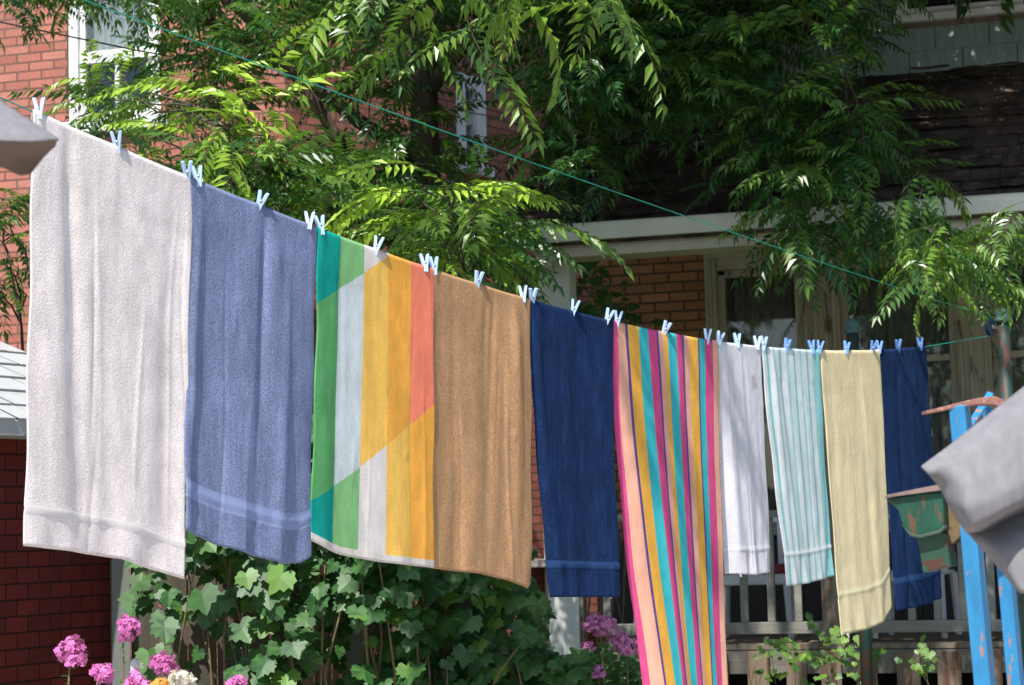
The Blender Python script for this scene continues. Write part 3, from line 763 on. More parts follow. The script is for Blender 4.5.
for _ in range(2500):
    px = random.uniform(135, 585); 
    top_ = np.interp(px, [135,165,185,240,560,585], [560,545,400,370,545,600])
    py = random.uniform(top_, 720)
    if px < 255 and py > 560 and random.random() < (.88 if px < 240 else .6) and px > 135: continue
    if 285 < px < 410 and py > 615 and random.random() < .6: continue
    if px > 543 and py < 655: continue
    if px > 525 and py < 588: continue
    Yv = random.uniform(9.3, 10.1) if px < 420 else random.uniform(9.6, 10.9)
    pts.append((at(px, py, Yv), random.uniform(.12,.6) if random.random() < .16 else 0))  # random share of leaves coloured lighter as if sunlit
vine('grapevine', VB, pts, 'dense grapevine with broad lobed leaves climbing the fence below the towels', 'vine', M['vine'], M['vine_stem'], stems=40)
pts = [(at(random.gauss(600, 35), random.uniform(655, 720), random.uniform(10.4, 11)), 0) for _ in range(260)] + [(at(random.uniform(570,690), random.uniform(640,700), random.uniform(10.6, 11.2)), 0) for _ in range(120)]
VB2 = at(610, 680, 10.7); VB2.z = 0
vine('leafy_bush', VB2, pts, 'green leafy bush under the lilac flowers beside the white porch column', 'bush', M['vine'], M['vine_stem'], (.04,.07))
# vine behind the porch column, in front of tan wall
pts = [(at(px_ + random.gauss(0,12), py_ + random.gauss(0,9), random.uniform(14.0,14.8)), 0) for (px_, py_) in ((592,262),(598,275),(590,290),(604,300),(585,305),(612,296),(596,318),(620,312),(583,330),(606,330),(640,330),(590,345),(590,275),(585,290),(592,310)) for _ in range(9)]
VB3 = at(592, 400, 14.3); VB3.z = 0
vine('climbing_plant', VB3, pts, 'dark climbing plant between the white column and tan brick wall', 'climbing plant', M['vine'], M['vine_stem'], (.05,.08))
# small shoots in front of the deck
for (px0, py0, sp, n_, lab) in ((830, 650, 26, 95, 'leafy green seedling in front of the deck boards below the yellow towel'), (925, 652, 9, 20, 'small sprout of pale leaves growing left of the blue frame'), (776, 650, 8, 14, 'tiny pale sprout at the deck edge below the striped bath towel')):
    loc = at(px0, 680, 11.9); loc.z = 0
    pts = [(at(random.gauss(px0, sp), min(700, random.gauss(py0+sp*.4, sp*.8)), random.uniform(11.7, 12.1)), .35 if random.random() < .3 else .1) for _ in range(n_)]
    vine('young_plant', loc, pts, lab, 'plant', M['shoot'], M['vine_stem'], (.03,.06), 5, .3)

# ---- phlox
def phlox(px, py, Y, rad, label, mat, group='phlox flower stems', cat='flower'):
    c = at(px, py, Y); loc = Vector((c.x+random.uniform(-.05,.05), c.y, 0)); h = c.z
    r = empty('phlox', loc, 0, label, cat, group); s = MB(); top = c - loc
    s.tube([(0,0,0), (top.x*.3, 0, h*.4), (top.x*.8, top.y, h-.12), top], [.006,.005,.004,.003], 6)
    vv = []; lobes = [(np.array([random.uniform(-.6,.6), random.uniform(-.5,.5), random.uniform(-.55,.45)])*rad, random.uniform(.42,.66)) for _ in range(6)]
    for i in range(int(230*(rad/.075)**1.3)):
        th = random.uniform(0, 2*math.pi); el_ = math.asin(random.uniform(-.35, 1)); rr2 = rad*random.uniform(.72, 1.08)
        n_ = np.array([math.cos(th)*math.cos(el_), math.sin(th)*math.cos(el_), math.sin(el_)])
        lc, lr = lobes[i % 6]; cc = np.array(top) + lc + n_*rr2*lr; nn = n_ + rng.normal(0,.35,3); nn /= np.linalg.norm(nn)
        a = np.cross(nn, [0,0,1.]); a /= np.linalg.norm(a)+1e-9; b = np.cross(nn, a); ph = random.random()*6
        for k in range(5):
            q = ph + k*2*math.pi/5; dd = a*math.cos(q)+b*math.sin(q); ee = np.cross(nn, dd); pr = .0125*random.uniform(.9,1.15)
            vv += [cc, cc+dd*pr*.7-ee*pr*.42+nn*.002, cc+dd*pr*1.15, cc+dd*pr*.7+ee*pr*.42+nn*.002]
    bigmesh('flower_head', np.array(vv), None, mat, r, attr=np.array([random.random()*.5 for _ in range(len(vv)//20) for _ in range(20)]))
    lv = []
    for i in range(26):
        z = h - .05 - i*.028; q = i*2.4; d = np.array([math.cos(q), math.sin(q), random.uniform(-.1,.5)]); d /= np.linalg.norm(d)
        b0 = np.array([top.x*.8*z/h, top.y*z/h, z]); lv += leaflet_quads(b0, d, np.array([0,0,1.]), random.uniform(.03,.05) if i < 5 else random.uniform(.07,.11), .012 if i < 5 else .026)
    s.build('stem', M['vine_stem'], r, smooth=True)
    bigmesh('foliage', np.array(lv), None, M['shoot'], r, attr=np.full(len(lv), .15))
for a in ((123, 628, 7.6, .062, 'tallest pink phlox head, beneath the hem of the white towel'), (70, 655, 7.4, .066, 'pink phlox head in front of the dark red shed siding, leftmost'),
          (97, 676, 7.2, .050, 'low pink phlox head between the leftmost and tallest heads'), (165, 664, 7.5, .052, 'pink phlox head just above the white and orange blooms'),
          (139, 683, 7.2, .050, 'pink phlox head at the bottom edge left of the orange bloom'), (237, 686, 8.2, .045, 'pink phlox head at the bottom edge under the light blue towel')):
    phlox(*a, M['petal'])
phlox(182, 684, 7.1, .055, 'white phlox head at the bottom edge beside the orange bloom', M['petal_white'])
phlox(160, 688, 7.0, .042, 'orange flower head between pink and white blooms', M['petal_orange'])
for a in ((600, 629, 10.2, .085, 'lilac phlox head beside the white porch column under the first navy towel'), (626, 644, 10.3, .085, 'lilac phlox head left of the long striped towel'), (598, 671, 10.1, .045, 'small lilac phlox head low below the two larger lilac heads'),(588,647,10.2,.03,'smallest lilac bud cluster beside the column')):
    phlox(*a, M['petal_lilac'])
st_ = empty('garden_stake', (0,0,0), 0, 'turquoise garden stake with white tip standing among the pink phlox', 'stake')
c = at(135, 660, 7.7); st_.location = (c.x, c.y, 0)
q = MB(); q.tube([(0,0,0), (0,0,c.z-.06)], .014, 10); q.build('rod', M['turq'], st_, smooth=True)
q = MB(); q.lathe((0,0,c.z-.03), [(.012,-.03),(.018,-.01),(.018,.02),(.008,.035)], 12); q.build('tip', M['plastic'], st_, smooth=True)

# ------------------------------------------------------------------ clothesline plane
LP = Vector((-1.24, 6.0, 0)); LD = Vector((.6, .8, 0)); LN = Vector((.8, -.6, 0))
def hl(px, py):
    p = hitp(px, py, LP, LN); return (p-LP).dot(LD), p.z
tops = [(32,113),(116,144),(190,180),(258,206),(315,229),(376,250),(431,270),(477,284),(529,301),(573,312),(613,322),(664,333),(716,342),(760,347),(819,351),(846,351.5),(879,350.5),(924,347)]
S_, Z_ = zip(*[hl(*t) for t in tops]); coef = np.polyfit(S_, Z_, 4)
def zline(s):
    if s < S_[0]: 
        d = np.polyval(np.polyder(coef), S_[0]); return float(np.polyval(coef, S_[0]) + d*(s-S_[0]))
    return float(np.polyval(coef, min(s, S_[-1])))
def wl(s, z, off=0): return LP + LD*s + LN*off + Vector((0,0,z))
sE, zE = hl(990, 327)      # far pulley
ups = [(90,0),(256,64),(500,155),(680,213),(881,280)]
SU, ZU = zip(*[hl(*t) for t in ups]); cu = np.polyfit(list(SU)+[sE], list(ZU)+[zE+.05], 2)
sN = -2.6; zN = (zline(sN)+float(np.polyval(cu, sN)))/2; rN = abs(float(np.polyval(cu, sN))-zline(sN))/2
ln = MB()
low = [wl(s, zline(s)) for s in np.linspace(sN+.0, S_[-1], 70)]
low += [wl(S_[-1]+(sE-S_[-1])*t, zline(S_[-1]) + (zE-.05-zline(S_[-1]))*t) for t in (.33,.66,1)]
arc = [wl(sE+.05*math.sin(t), zE-.05*math.cos(t)) for t in np.linspace(.4, math.pi-.4, 6)]
up_ = [wl(s, float(np.polyval(cu, s))) for s in np.linspace(sE, sN, 60)]
arc2 = [wl(sN-rN*math.sin(t), zN+rN*math.cos(t)) for t in np.linspace(.3, math.pi-.3, 8)]
ln.tube(low+arc+up_+arc2+[low[0]], .0025, 6, cap=False)
tag(ln.build('clothesline', M['cord'], smooth=True), 'teal plastic coated clothesline loop carrying all the towels', 'clothesline')
# poles and pulleys
def pole(p, h, label, w_=.036):
    r = empty('clothes_pole', (p.x, p.y, 0), 0, label, 'pole', 'teal poles by the porch'); m = MB()
    m.tube([(0,0,0),(0,0,h-.07)], w_, 14); m.build('shaft', M['teal_post'], r, smooth=True)
    m = MB(); m.lathe((0,0,h-.075), [(w_*.9,0),(w_*1.35,.005),(w_*1.35,.02),(w_*1.0,.03),(w_*1.25,.05),(w_*1.15,.07),(w_*.6,.085),(0.002,.09)], 16); m.build('cap', M['pole_cap'], r, smooth=True)
    return r
pp = at(1001, 312, 11.25); pole(Vector((pp.x+.02, pp.y+.05, 0)), pp.z+.02, 'teal chipped pole with blue pulley at the far end of the line')
p2 = at(852, 321, 11.6); pole(p2, p2.z, 'teal chipped pole standing behind the yellow towel')
# pole collar low down
pu = MB(); c = wl(sE, zE); Mr = Matrix.Translation(c) @ Matrix.Rotation(math.atan2(.8,.6), 4, 'Z')
for k in range(24):
    pass
ang = [2*math.pi*k/24 for k in range(25)]
def ring(mb, rad, y0, y1, M_):
    vs = [M_ @ Vector((rad*math.cos(a), y, rad*math.sin(a))) for y in (y0, y1) for a in ang[:-1]]
    fs = [(k, (k+1) % 24, 24+(k+1) % 24, 24+k) for k in range(24)] + [tuple(range(24)), tuple(range(24, 48))[::-1]]
    mb.add(vs, fs)
def pulley(c, rad, label, name='pulley'):
    r = empty(name, c, math.atan2(.8,.6), label, 'pulley'); I = Matrix.Identity(4)
    w_ = MB(); ring(w_, rad-.006, -.006, .006, I); ring(w_, rad+.008, -.012, -.006, I); ring(w_, rad+.008, .006, .012, I); w_.build('wheel', M['pulley'], r)
    b = MB(); b.box(-.012, rad+.05, -.022, -.016, -.012, .012); b.box(-.012, rad+.05, .016, .022, -.012, .012); b.box(rad+.04, rad+.055, -.022, .022, -.02, .02)
    b.tube([(0,-.024,0),(0,.024,0)], .006, 8); b.build('bracket', M['steel'], r, bevel=.001)
    return r
pulley(c, .042, 'small blue clothesline pulley on the far teal pole')
q = wl(sN, zN); r = pulley(q, max(rN,.05), 'large clothesline pulley at the near end of the line'); r.rotation_euler.z += math.pi
np_ = MB(); np_.box(-.06,.06,-.06,.06,0,q.z+.3); npo = np_.build('wooden_pole', M['old_wood'], bevel=.01); npo.location = wl(sN-max(rN,.05)-.12, 0)
tag(npo, 'square wooden pole holding the near clothesline pulley', 'pole')
# overhead cable in front of the red house
cb = MB(); A = at(-60, 10, 13.8); B_ = at(420, 104, 15.0)
Cs = [at(0,22,13.9), at(135,50,14.1), at(320,83,14.6)]
cb.tube([A]+Cs+[B_, at(560,128,20)], .006, 6); tag(cb.build('overhead_cable', M['cable']), 'thin black cable crossing in front of the white sash window', 'cable')

# ------------------------------------------------------------------ towels
def lerp(a, b, t): return a + (b-a)*t
def towel(name, label, top, bottom, mat, seed, amp=.018, nu=150, nv=120, curl=(0,0), group='towels pegged on the clothesline', side=(0,0), thick=.0055, band=None, nfold=5, ripple=.004, cat='towel', crease=1.0):
    """top: (pxL, pxR); bottom: list of (px, py) from left to right on the plane of the line"""
    r = random.Random(seed); sL = hl(top[0], 300)[0]; sR = hl(top[1], 300)[0]
    for _ in range(4):
        # refine: plane intersection depends on py only through the roll
        sL = hl(top[0], np.interp(top[0], [t[0] for t in tops], [t[1] for t in tops]))[0]; sR = hl(top[1], np.interp(top[1], [t[0] for t in tops], [t[1] for t in tops]))[0]
    bs = [hl(*q) for q in bottom]; bs0 = bs[0][0]; bs1 = bs[-1][0]
    bu = [(q[0]-bs0)/(bs1-bs0) for q in bs]; bz = [q[1] for q in bs]
    folds = [(r.uniform(-.05, 1.05), r.uniform(.025,.085), r.uniform(-1,1), r.uniform(-.22,.22), r.uniform(0,1)) for _ in range(nfold)]
    ph = [r.uniform(0, 6.28) for _ in range(6)]
    creases = [(r.uniform(.03,.97), r.uniform(.009,.022), r.choice((-1,1,1))*r.uniform(.0015,.004)*crease, r.uniform(-.10,.10), r.uniform(-.2,.7), r.uniform(.4,1.3)) for _ in range(6)]
    def off(u, v):
        o = 0
        for (u0, w_, a, dr, v0, v1) in creases:
            if v0 < v < v1:
                e_ = math.sin(math.pi*(v-v0)/(v1-v0)); o += a*e_*math.exp(-abs((u-u0-dr*v-.012*math.sin(v*7+u0*9))/w_)**1.3)
        for (u0, w_, a, dr, vs) in folds:
            g_ = math.exp(-((u-u0-dr*v*.6)/ (w_*(1+.8*v)))**2); env_ = .25 + .75*(v if vs < .65 else (1-v)*.8+.2)
            o += a*amp*g_*env_
        o += amp*.55*math.sin(u*5.2+ph[0]+v*1.1)*(.25+.75*v) + amp*.22*math.sin(u*13+ph[1]+.9*math.sin(v*3+ph[2]))*(.3+.7*v)
        o += ripple*math.sin(u*31+ph[3]+2.2*math.sin(v*5+ph[4]))*(v*.7+.15)*.5
        if band and abs(v-band[0]) < .02: o += .0035*math.exp(-((v-band[0])/.006)**2)
        if band: 
            t_ = max(0, (v-band[0])/(1-band[0])); o += .006*t_*math.sin(u*22+ph[5])
        if curl[0] and u < curl[0]: o -= curl[1]*((1-u/curl[0])**1.7)*(.25+.75*v)
        for u0 in (.03, .5, .97): o += .009*math.exp(-((u-u0)/.028)**2)*math.exp(-v*10)
        return o - .006
    rows = [(-3,), (-2,), (-1,)] + [(i/nv,) for i in range(nv+1)]
    V_ = []; UV = []
    wdt = abs(sR-sL)
    for (vv_,) in rows:
        v = max(vv_, 0)
        for i in range(nu+1):
            u = i/nu
            st = lerp(sL, sR, u); sb = lerp(bs0, bs1, u); zt_ = zline(st)+.004; zb_ = float(np.interp(u, bu, bz))
            e = v + side[0]*math.sin(math.pi*v)*(1-u) + side[1]*math.sin(math.pi*v)*u
            s = lerp(st, sb, v**1.15) + (side[0]*(1-u)+side[1]*u)*math.sin(math.pi*v)
            s += .004*math.sin(v*17+ph[0])*(1-u)**6 + .004*math.sin(v*14+ph[1])*u**6
            z = lerp(zt_, zb_, v)
            o = off(u, v)*min(1, v*6+.08) + .004*min(1, v*8)
            if vv_ == -1: o = -.005; z = zt_-.004
            if vv_ == -2: o = -.008; z = zt_-.022
            if vv_ == -3: o = -.010; z = zt_-.05
            zz = z - (.0025*abs(math.sin(u*math.pi*2))**.8 if v < .04 else .0025*abs(math.sin(u*math.pi*2))**.8*max(0, 1-(v-.04)*4))
            V_.append(wl(s, zz, o+.003)); UV.append((u, v))
    org = wl((sL+sR)/2, zline((sL+sR)/2)); V_ = [p_-org for p_ in V_]
    n_ = nu+1; F_ = [(j*n_+i, j*n_+i+1, (j+1)*n_+i+1, (j+1)*n_+i) for j in range(len(rows)-1) for i in range(nu)]
    me = bpy.data.meshes.new(name); me.from_pydata(V_, [], F_); me.materials.append(mat)
    uvl = me.uv_layers.new(name='UVMap')
    li = np.zeros(len(me.loops), dtype=np.int32); me.loops.foreach_get('vertex_index', li)
    uvl.data.foreach_set('uv', np.array(UV, dtype=np.float32)[li].ravel())
    me.polygons.foreach_set('use_smooth', [True]*len(me.polygons)); me.update()
    o = bpy.data.objects.new(name, me); COL.objects.link(o); o.location = org
    sm = o.modifiers.new('thick', 'SOLIDIFY'); sm.thickness = thick; sm.offset = 0
    return tag(o, label, cat, group)

white_pink = (.88,.81,.80)
T = {}
towel('bath_towel', 'plain off white bath towel, largest, at the near left end of the line', (32,191), [(22,546),(70,551),(122,559),(150,568),(184,579)],
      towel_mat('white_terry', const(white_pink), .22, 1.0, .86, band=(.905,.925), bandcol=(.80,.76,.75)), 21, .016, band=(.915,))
towel('bath_towel', 'periwinkle blue bath towel between the off white and multicoloured towels', (189,315), [(183,530),(215,544),(245,554),(280,564),(300,563),(311,556)],
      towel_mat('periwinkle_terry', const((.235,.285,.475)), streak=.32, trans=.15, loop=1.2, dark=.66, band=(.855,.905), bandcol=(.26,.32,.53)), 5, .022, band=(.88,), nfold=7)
def patt(nt, u, v):
    G=(.13,.42,.16); TE=(.01,.36,.30); GY=(.60,.66,.68); YE=(.86,.55,.13); OR=(.84,.43,.08); CO=(.86,.26,.16); WH=(.74,.70,.68); GR=(.24,.52,.22)
    mid = ramp(nt, u, [(0,G),(.185,GY),(.385,YE),(.59,OR),(.79,CO)], True)
    out = ramp(nt, u, [(0,TE),(.185,GR),(.385,WH),(.59,YE),(.79,OR)], True)
    la = math_(nt, 'LESS_THAN', math_(nt, 'ADD', v, math_(nt, 'MULTIPLY', u, .40)), .245)
    lb = math_(nt, 'GREATER_THAN', math_(nt, 'ADD', v, math_(nt, 'MULTIPLY', u, .42)), .875)
    c = mixc(nt, math_(nt, 'MAXIMUM', la, lb), mid, out)
    return mixc(nt, math_(nt, 'GREATER_THAN', v, .975), c, (.70,.66,.62))
towel('beach_towel', 'beach towel with green, grey, yellow, orange and coral colour blocks', (317,432), [(311,540),(325,547),(345,555),(380,562),(432,568)],
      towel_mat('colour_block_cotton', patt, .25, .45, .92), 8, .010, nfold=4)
towel('bath_towel', 'tan brown bath towel touching the multicoloured towel', (431,529), [(431,568),(455,571),(480,574),(505,580),(526,588),(530,584)],
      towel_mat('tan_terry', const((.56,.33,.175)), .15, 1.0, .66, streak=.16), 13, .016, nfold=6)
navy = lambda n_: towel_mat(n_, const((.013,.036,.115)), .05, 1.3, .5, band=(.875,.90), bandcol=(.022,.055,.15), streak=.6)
towel('bath_towel', 'dark navy towel between the tan towel and the long striped towel', (529,613), [(559,597),(590,597),(620,597)],
      navy('navy_terry'), 31, .020, band=(.89,), curl=(.09,.05), side=(-.02,-.03))
MG=(.72,.10,.28); PE=(.84,.46,.34); PU=(.16,.08,.30); YL=(.90,.50,.09); CY=(.06,.52,.57)
seq = [(0,MG),(.025,PE),(.095,PU),(.12,YL),(.22,CY),(.305,MG),(.385,PU),(.405,PE),(.455,YL),(.49,CY),(.575,MG),(.63,PU),(.65,PE),(.70,YL),(.79,PU),(.805,CY),(.86,MG),(.94,PE)]
towel('beach_towel', 'longest towel with vertical magenta, yellow, turquoise and purple stripes', (613,717), [(656,692),(690,697),(728,700)],
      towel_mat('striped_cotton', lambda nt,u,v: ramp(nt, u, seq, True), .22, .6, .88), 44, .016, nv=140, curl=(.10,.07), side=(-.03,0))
def stain(nt, u, v):
    d = math_(nt, 'ADD', math_(nt, 'POWER', math_(nt, 'MULTIPLY', math_(nt, 'SUBTRACT', u, .80), 5.0), 2), math_(nt, 'POWER', math_(nt, 'MULTIPLY', math_(nt, 'SUBTRACT', v, .165), 14.0), 2))
    d = math_(nt, 'ADD', d, math_(nt, 'MULTIPLY', noise(nt, coord(nt), 40, 4), 1.2))
    k = ramp(nt, d, [(.35,(.8,.8,.8)),(.95,(0,0,0))])
    return mixc(nt, k, (.72,.71,.77), (.36,.30,.32))
towel('hand_towel', 'white hand towel with a dark smudge, narrowest on the line', (717,760), [(734,574),(755,575),(772,572)],
      towel_mat('white_hand_terry', stain, .25, .8, .9, band=(.885,.90), bandcol=(.78,.77,.82)), 61, .012, curl=(.15,.05), band=(.89,), nu=110)
st = []; WT=(.70,.74,.76); TQ=(.25,.58,.60)
for i in range(8):
    st += [(i*.115+.0, WT), (i*.115+.05, TQ if i % 2 == 0 else (.36,.64,.66)), (i*.115+.085, WT)][0:3]
st = st[:23] + [(.93, TQ)]
towel('hand_towel', 'white towel with thin pale turquoise vertical stripes', (761,819), [(787,586),(810,583),(834,576)],
      towel_mat('turquoise_stripe_terry', lambda nt,u,v: ramp(nt, u, st, True), .22, .7, .9, band=(.86,.875), bandcol=(.7,.74,.76)), 71, .012, band=(.87,), nu=110)
towel('bath_towel', 'pale yellow towel between the turquoise striped and far navy towels', (820,879), [(844,637),(847,634),(870,628),(885,620),(893,606)],
      towel_mat('yellow_terry', const((.88,.75,.49)), .22, 1.0, .82, band=(.85,.862), bandcol=(.8,.74,.52)), 82, .014, band=(.86,), nu=110)
towel('bath_towel', 'dark navy towel at the far right end of the line', (880,925), [(897,611),(920,606),(946,597)],
      navy('far_navy_terry'), 93, .024, band=(.89,), nu=110)

def care_label(t, px, py, w_=.014, h_=.026):
    s, z = hl(px, py); c = wl(s, z, .004) - t.location; m = MB()
    a = c - LD*w_/2; b = c + LD*w_/2; dn = Vector((0,0,-h_)) + LN*.006; q = LN*.0012
    m.add([a, b, b+dn*.5, a+dn*.5, b+dn+LD*.002-q, a+dn+LD*.002-q, a-q, b-q, b+dn*.5-q, a+dn*.5-q], [(0,1,2,3),(3,2,4,5),(7,6,9,8),(8,9,5,4),(0,3,9,6),(1,7,8,2)])
    m.build('care_label', M['plastic'], t)
for o in list(COL.objects):
    l = o.get('label', '')
    if 'dark smudge' in l: care_label(o, 739, 571)
    if 'between the tan towel' in l: care_label(o, 609, 594, .012, .018)
    if l.startswith('pale yellow'): care_label(o, 847, 633, .012, .022)
# ------------------------------------------------------------------ clothespins
def pin_proto(mat):
    root = empty('clothespin', (0,0,0), 0, cat='clothespin', group='blue clothespins on the clothesline')
    for sd in (-1, 1):
        m = MB(); vs = []
        # prong profile in local x (along the line), z up; jaws pinch at the line (z~0)
        prof = [(.0045,-.022,.0045),(.0045,-.004,.0058),(.006,.008,.0066),(.0085,.022,.0068),(.0115,.038,.0066),(.0140,.048,.0060)]
        w2 = .0072
        for (x, z, t) in prof:
            vs += [((x-t*.8)*sd, -w2, z), ((x+t*.8)*sd, -w2, z), ((x+t*.8)*sd, w2, z), ((x-t*.8)*sd, w2, z)]
        fs = []
        for i in range(len(prof)-1):
            for k in range(4): fs.append((4*i+k, 4*i+(k+1) % 4, 4*i+4+(k+1) % 4, 4*i+4+k))
        fs += [(3,2,1,0), tuple(4*(len(prof)-1)+k for k in range(4))]
        m.add(vs, fs); m.build('prong', mat, root, bevel=.0015)
    s = MB(); s.tube([(0,-.009,.014),(0,.009,.014)], .0042, 10); s.tube([(-.012,.008,.016),(0,.0085,.018),(.012,.008,.016)], .0012, 6); s.build('spring', M['steel'], root, smooth=True)
    return root
pa = pin_proto(M['pin']); pb = pin_proto(M['pin_blue'])
PINS = [(39,'left corner of the off white towel'),(117,'middle of the off white towel'),(187,'right corner of the off white towel'),(198,'left corner of the periwinkle towel'),(259,'middle of the periwinkle towel'),
 (309,'right corner of the periwinkle towel'),(321,'left corner of the multicoloured block towel'),(376,'middle of the multicoloured block towel'),(425,'right corner of the multicoloured block towel'),(434,'left corner of the tan towel'),
 (477,'middle of the tan towel'),(523,'right corner of the tan towel'),(532,'left corner of the near navy towel'),(573,'middle of the near navy towel'),(607,'right corner of the near navy towel'),(617,'left corner of the long striped towel'),
 (664,'middle of the long striped towel'),(707,'right corner of the long striped towel'),(719,'left corner of the smudged white hand towel'),(737,'middle of the smudged white hand towel'),(757,'right corner of the smudged white hand towel'),
 (763,'left corner of the turquoise striped towel'),(786,'middle of the turquoise striped towel'),(812,'right corner of the turquoise striped towel'),(819,'left corner of the pale yellow towel'),(846,'middle of the pale yellow towel'),
 (872,'right corner of the pale yellow towel'),(879,'left corner of the far navy towel'),(898,'middle of the far navy towel'),(920,'right corner of the far navy towel')]
used = {0: 0, 1: 0}
for i, (px, where) in enumerate(PINS):
    k = 0 if px < 770 else 1; src = (pa, pb)[k]
    if used[k] == 0: o = src
    else:
        o = src.copy(); COL.objects.link(o)
        for ch in src.children:
            c = ch.copy(); COL.objects.link(c); c.parent = o
    used[k] += 1
    s = hl(px, np.interp(px, [t[0] for t in tops], [t[1] for t in tops]))[0]
    o.location = wl(s, zline(s)+.004, .001)
    o.rotation_euler = (random.uniform(-.4,.35), random.uniform(-.15,.40), math.atan2(.8,.6) - random.uniform(.35,.95))
    o['label'] = '%s clothespin at the %s' % ('light blue' if k == 0 else 'blue', where)

# ------------------------------------------------------------------ deck chairs
def chair(a, b, rz, label, cushion=False):
    loc = O + EX*a + EY*b; r = empty('patio_chair', (loc.x, loc.y, ZDECK+.003), rz, label, 'chair', 'white plastic chairs on the porch')
    s = MB(); s.box(-.22,.22,-.21,.21,.40,.43); s.box(-.22,.22,-.225,-.205,.36,.42); s.build('seat', M['plastic'], r, bevel=.01)
    bk = MB()
    for k in range(6): bk.box(-.19+k*.066, -.15+k*.066, .20, .225, .45, .78)
    bk.box(-.21,.21,.195,.23,.77,.84); bk.build('backrest', M['plastic'], r, bevel=.006)
    for (x, y) in ((-.21,-.19),(.21,-.19),(-.21,.2),(.21,.2)):
        l = MB(); l.tube([(x*1.08,y*1.1,0),(x,y,.41)], [.02,.028], 8); l.build('leg', M['plastic'], r)
    for x in (-.24,.24):
        l = MB(); l.box(x-.025,x+.025,-.2,.22,.61,.635); l.box(x-.02,x+.02,-.19,-.15,.41,.61); l.build('armrest', M['plastic'], r, bevel=.006)
    if cushion:
        cu_ = MB(); cu_.box(-.2,.2,-.2,.19,.432,.49); tag(cu_.build('seat_cushion', M['cushion'], r, bevel=.02))
ca1 = hb(757, 600, .45)[0]; chair(ca1, .45, -TH+.1, 'white plastic chair on the porch behind the smudged hand towel', True)
ca2 = hb(915, 600, .45)[0]; chair(ca2, .5, -TH-.15, 'white plastic chair on the porch behind the far navy towel')

# ------------------------------------------------------------------ blue frame with rusty arm and green bracket
FY = 5.0
fr0 = at(985, 700, FY); froot = empty('blue_metal_frame', (fr0.x, fr0.y, 0), 0, 'bright blue chipped metal frame with rusty arm at the right edge', 'frame')
FO = Vector((fr0.x, fr0.y, 0))
def legbox(p0, p1, wx, wy, yaw, name, mat):
    p0 = p0-FO; p1 = p1-FO; d = (p1-p0).normalized()
    X = Vector((math.cos(yaw), math.sin(yaw), 0)); X = (X - d*X.dot(d)).normalized(); Yv = d.cross(X)
    m = MB(); vs = [p + X*(sx*wx/2) + Yv*(sy*wy/2) for p in (p0, p1) for sx, sy in ((-1,-1),(1,-1),(1,1),(-1,1))]
    m.add(vs, [(0,1,5,4),(1,2,6,5),(2,3,7,6),(3,0,4,7),(3,2,1,0),(4,5,6,7)]); return m.build(name, mat, froot, bevel=.003)
def ext(pa_, pb_): # extend line down to the ground
    t = pa_.z/(pa_.z-pb_.z); return pa_.lerp(pb_, t)
a = at(959.5, 406, FY); b = at(985, 685, FY); legbox(ext(a, b), a, .040, .10, -.36, 'leg', M['blue_paint'])
a = at(1000, 480, FY+.25); b = at(1018, 685, FY+.25); legbox(ext(a, b), at(990,400,FY+.25), .034, .09, -.36, 'leg', M['blue_paint'])
legbox(at(968,430,FY+.05), at(990,395,FY+.2), .018, .02, .2, 'brace', M['blue_paint'])
ar = MB(); pts = [at(x, y, FY-.02) for x, y in ((924,413),(938,410),(955,406),(975,402),(992,401),(1006,407),(1016,420),(1020,440))]
vs = []; n_ = len(pts)
hts = [.004,.005,.006,.008,.011,.013,.012,.010]
for p_, h_ in zip(pts, hts):
    p_ = p_-FO; vs += [p_+Vector((0,-.025,-h_)), p_+Vector((0,.03,-h_)), p_+Vector((0,.03,h_)), p_+Vector((0,-.025,h_))]
fs = [(4*i+k, 4*i+(k+1) % 4, 4*i+4+(k+1) % 4, 4*i+4+k) for i in range(n_-1) for k in range(4)] + [(3,2,1,0), tuple(4*(n_-1)+k for k in range(4))]
ar.add(vs, fs); ar.build('rusty_arm', M['rust'], froot, bevel=.002)
def extr(pxs, Y, dy, name, mat, bev=.003, par=None):
    """an outline at its own distance given real depth dy"""
    P0 = [at(x, y, Y)-FO for x, y in pxs]; k = len(P0); m = MB()
    sh_ = Vector((.03, dy, .0)); m.add(P0+[p_+sh_ for p_ in P0], [tuple(range(k)), tuple(range(k, 2*k))[::-1]] + [(i, k+i, k+(i+1) % k, (i+1) % k) for i in range(k)])
    return m.build(name, mat, par or froot, bevel=bev)
BY = 4.95
gb = extr([(886,499),(898,510),(902,524),(910,534),(920,536),(940,531),(944,526),(943,492),(920,493)], BY, .07, 'green_bracket', M['green_metal'], .004)
extr([(884,498),(943,490),(944,486),(936,485),(886,495)], BY-.012, .09, 'bracket_flange', simple('grey_pink_rust', (.21,.15,.135), .85, .3, 20), .001, gb)
extr([(901,524),(910,536),(920,538),(940,533),(945,528),(944,525),(939,530),(920,535),(911,533)], BY-.008, .08, 'bracket_rim', simple('grey_rim', (.05,.085,.06), .5, .2, 20), .001, gb)
extr([(917,536),(940,531),(946,535),(951,566),(923,573)], BY+.015, .06, 'bracket_stem', simple('dark_green_rust', (.02,.075,.045), .5, .3, 9, col2=(.07,.03,.02), thr=.5), .003, gb)
extr([(943,494),(948,490),(966,532),(952,545),(945,530)], BY+.05, .05, 'support_bar', M['brass_bar'], .003)

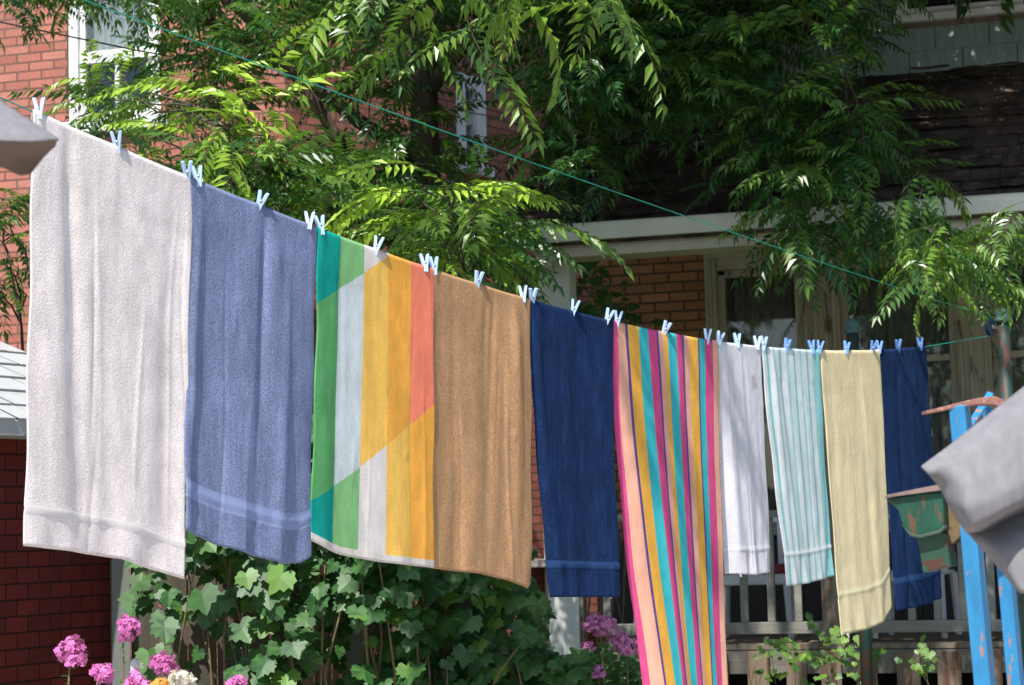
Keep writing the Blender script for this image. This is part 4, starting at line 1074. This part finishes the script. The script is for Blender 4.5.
# ------------------------------------------------------------------ grey vinyl sheets
def sheet(name, label, rows, mats, sub=2, thick=.003, fold=5):
    """rows: list of rows of (px, py, Y); smooth grid surface with real thickness"""
    if len(mats) > 1: rows = [r_[::-1] for r_ in rows]
    nr, nc = len(rows), len(rows[0]); P0 = [at(*p_) for r_ in rows for p_ in r_]; org = sum(P0, Vector())/len(P0)
    m = MB(); m.add([p_-org for p_ in P0], [(j*nc+i, j*nc+i+1, (j+1)*nc+i+1, (j+1)*nc+i) for j in range(nr-1) for i in range(nc-1)])
    if len(mats) > 1: m.m = [0 if j < 2 else 1 for j in range(nr-1) for i in range(nc-1)]
    o = m.build(name, mats, None, smooth=True); o.location = org
    cr = o.data.attributes.new('crease_edge', 'FLOAT', 'EDGE')
    for e in o.data.edges:
        (j0, i0), (j1, i1) = divmod(e.vertices[0], nc), divmod(e.vertices[1], nc)
        bd = (j0 == j1 and j0 in (0, nr-1)) or (i0 == i1 and i0 in (0, nc-1)); fd_ = j0 == j1 and j0 == fold
        cr.data[e.index].value = 1.0 if bd else (.9 if fd_ else .4)
    s = o.modifiers.new('sub', 'SUBSURF'); s.levels = sub; s.render_levels = 3; s.boundary_smooth = 'PRESERVE_CORNERS'
    t = o.modifiers.new('thick', 'SOLIDIFY'); t.thickness = thick; t.offset = -1
    return tag(o, label, 'vinyl cover', 'grey vinyl covers near the viewer')
sheet('vinyl_cover', 'grey vinyl cover corner draped at the right edge over the blue frame', [
    [(921,467,4.0),(950,446,4.05),(985,418,4.1),(1026,386,4.15),(1120,312,4.2)],
    [(928,474,3.99),(956,458,4.0),(990,436,4.03),(1032,408,4.05),(1126,340,4.15)],
    [(940,486,4.03),(962,482,3.96),(996,470,3.98),(1036,446,4.02),(1128,380,4.1)],
    [(947,500,4.02),(966,508,3.94),(998,496,3.95),(1038,474,3.99),(1130,420,4.05)],
    [(964,528,4.00),(975,529,3.95),(1001,513,3.95),(1040,494,3.99),(1132,452,4.05)],
    [(966,532,4.08),(980,531,4.09),(1004,518,4.10),(1042,500,4.12),(1134,470,4.15)],
    [(985,550,4.08),(998,552,4.03),(1014,545,4.02),(1046,528,4.05),(1136,500,4.1)],
    [(1018,590,4.02),(1024,594,4.0),(1036,590,4.0),(1060,580,4.0),(1140,560,4.05)]], [M['vinyl']])
sheet('vinyl_cover', 'grey vinyl cover edge curling into view at the upper left corner', [
    [(-120,40,3.75),(-60,66,3.7),(-5,96,3.65),(30,120,3.62),(58,138,3.6)],
    [(-120,100,3.58),(-60,110,3.55),(-5,125,3.55),(30,133,3.56),(59,140,3.58)],
    [(-120,140,3.55),(-60,140,3.52),(-5,141,3.52),(28,142,3.54),(57,140,3.585)],
    [(-120,150,3.62),(-60,148,3.62),(-5,145,3.60),(26,146,3.61),(56,146,3.62)],
    [(-120,170,3.72),(-60,165,3.72),(-5,160,3.70),(24,158,3.68),(45,156,3.66)],
    [(-120,190,3.80),(-60,180,3.80),(0,166,3.78),(20,176,3.72),(30,174,3.70)]], [M['vinyl'], M['vinyl_back']], fold=2)
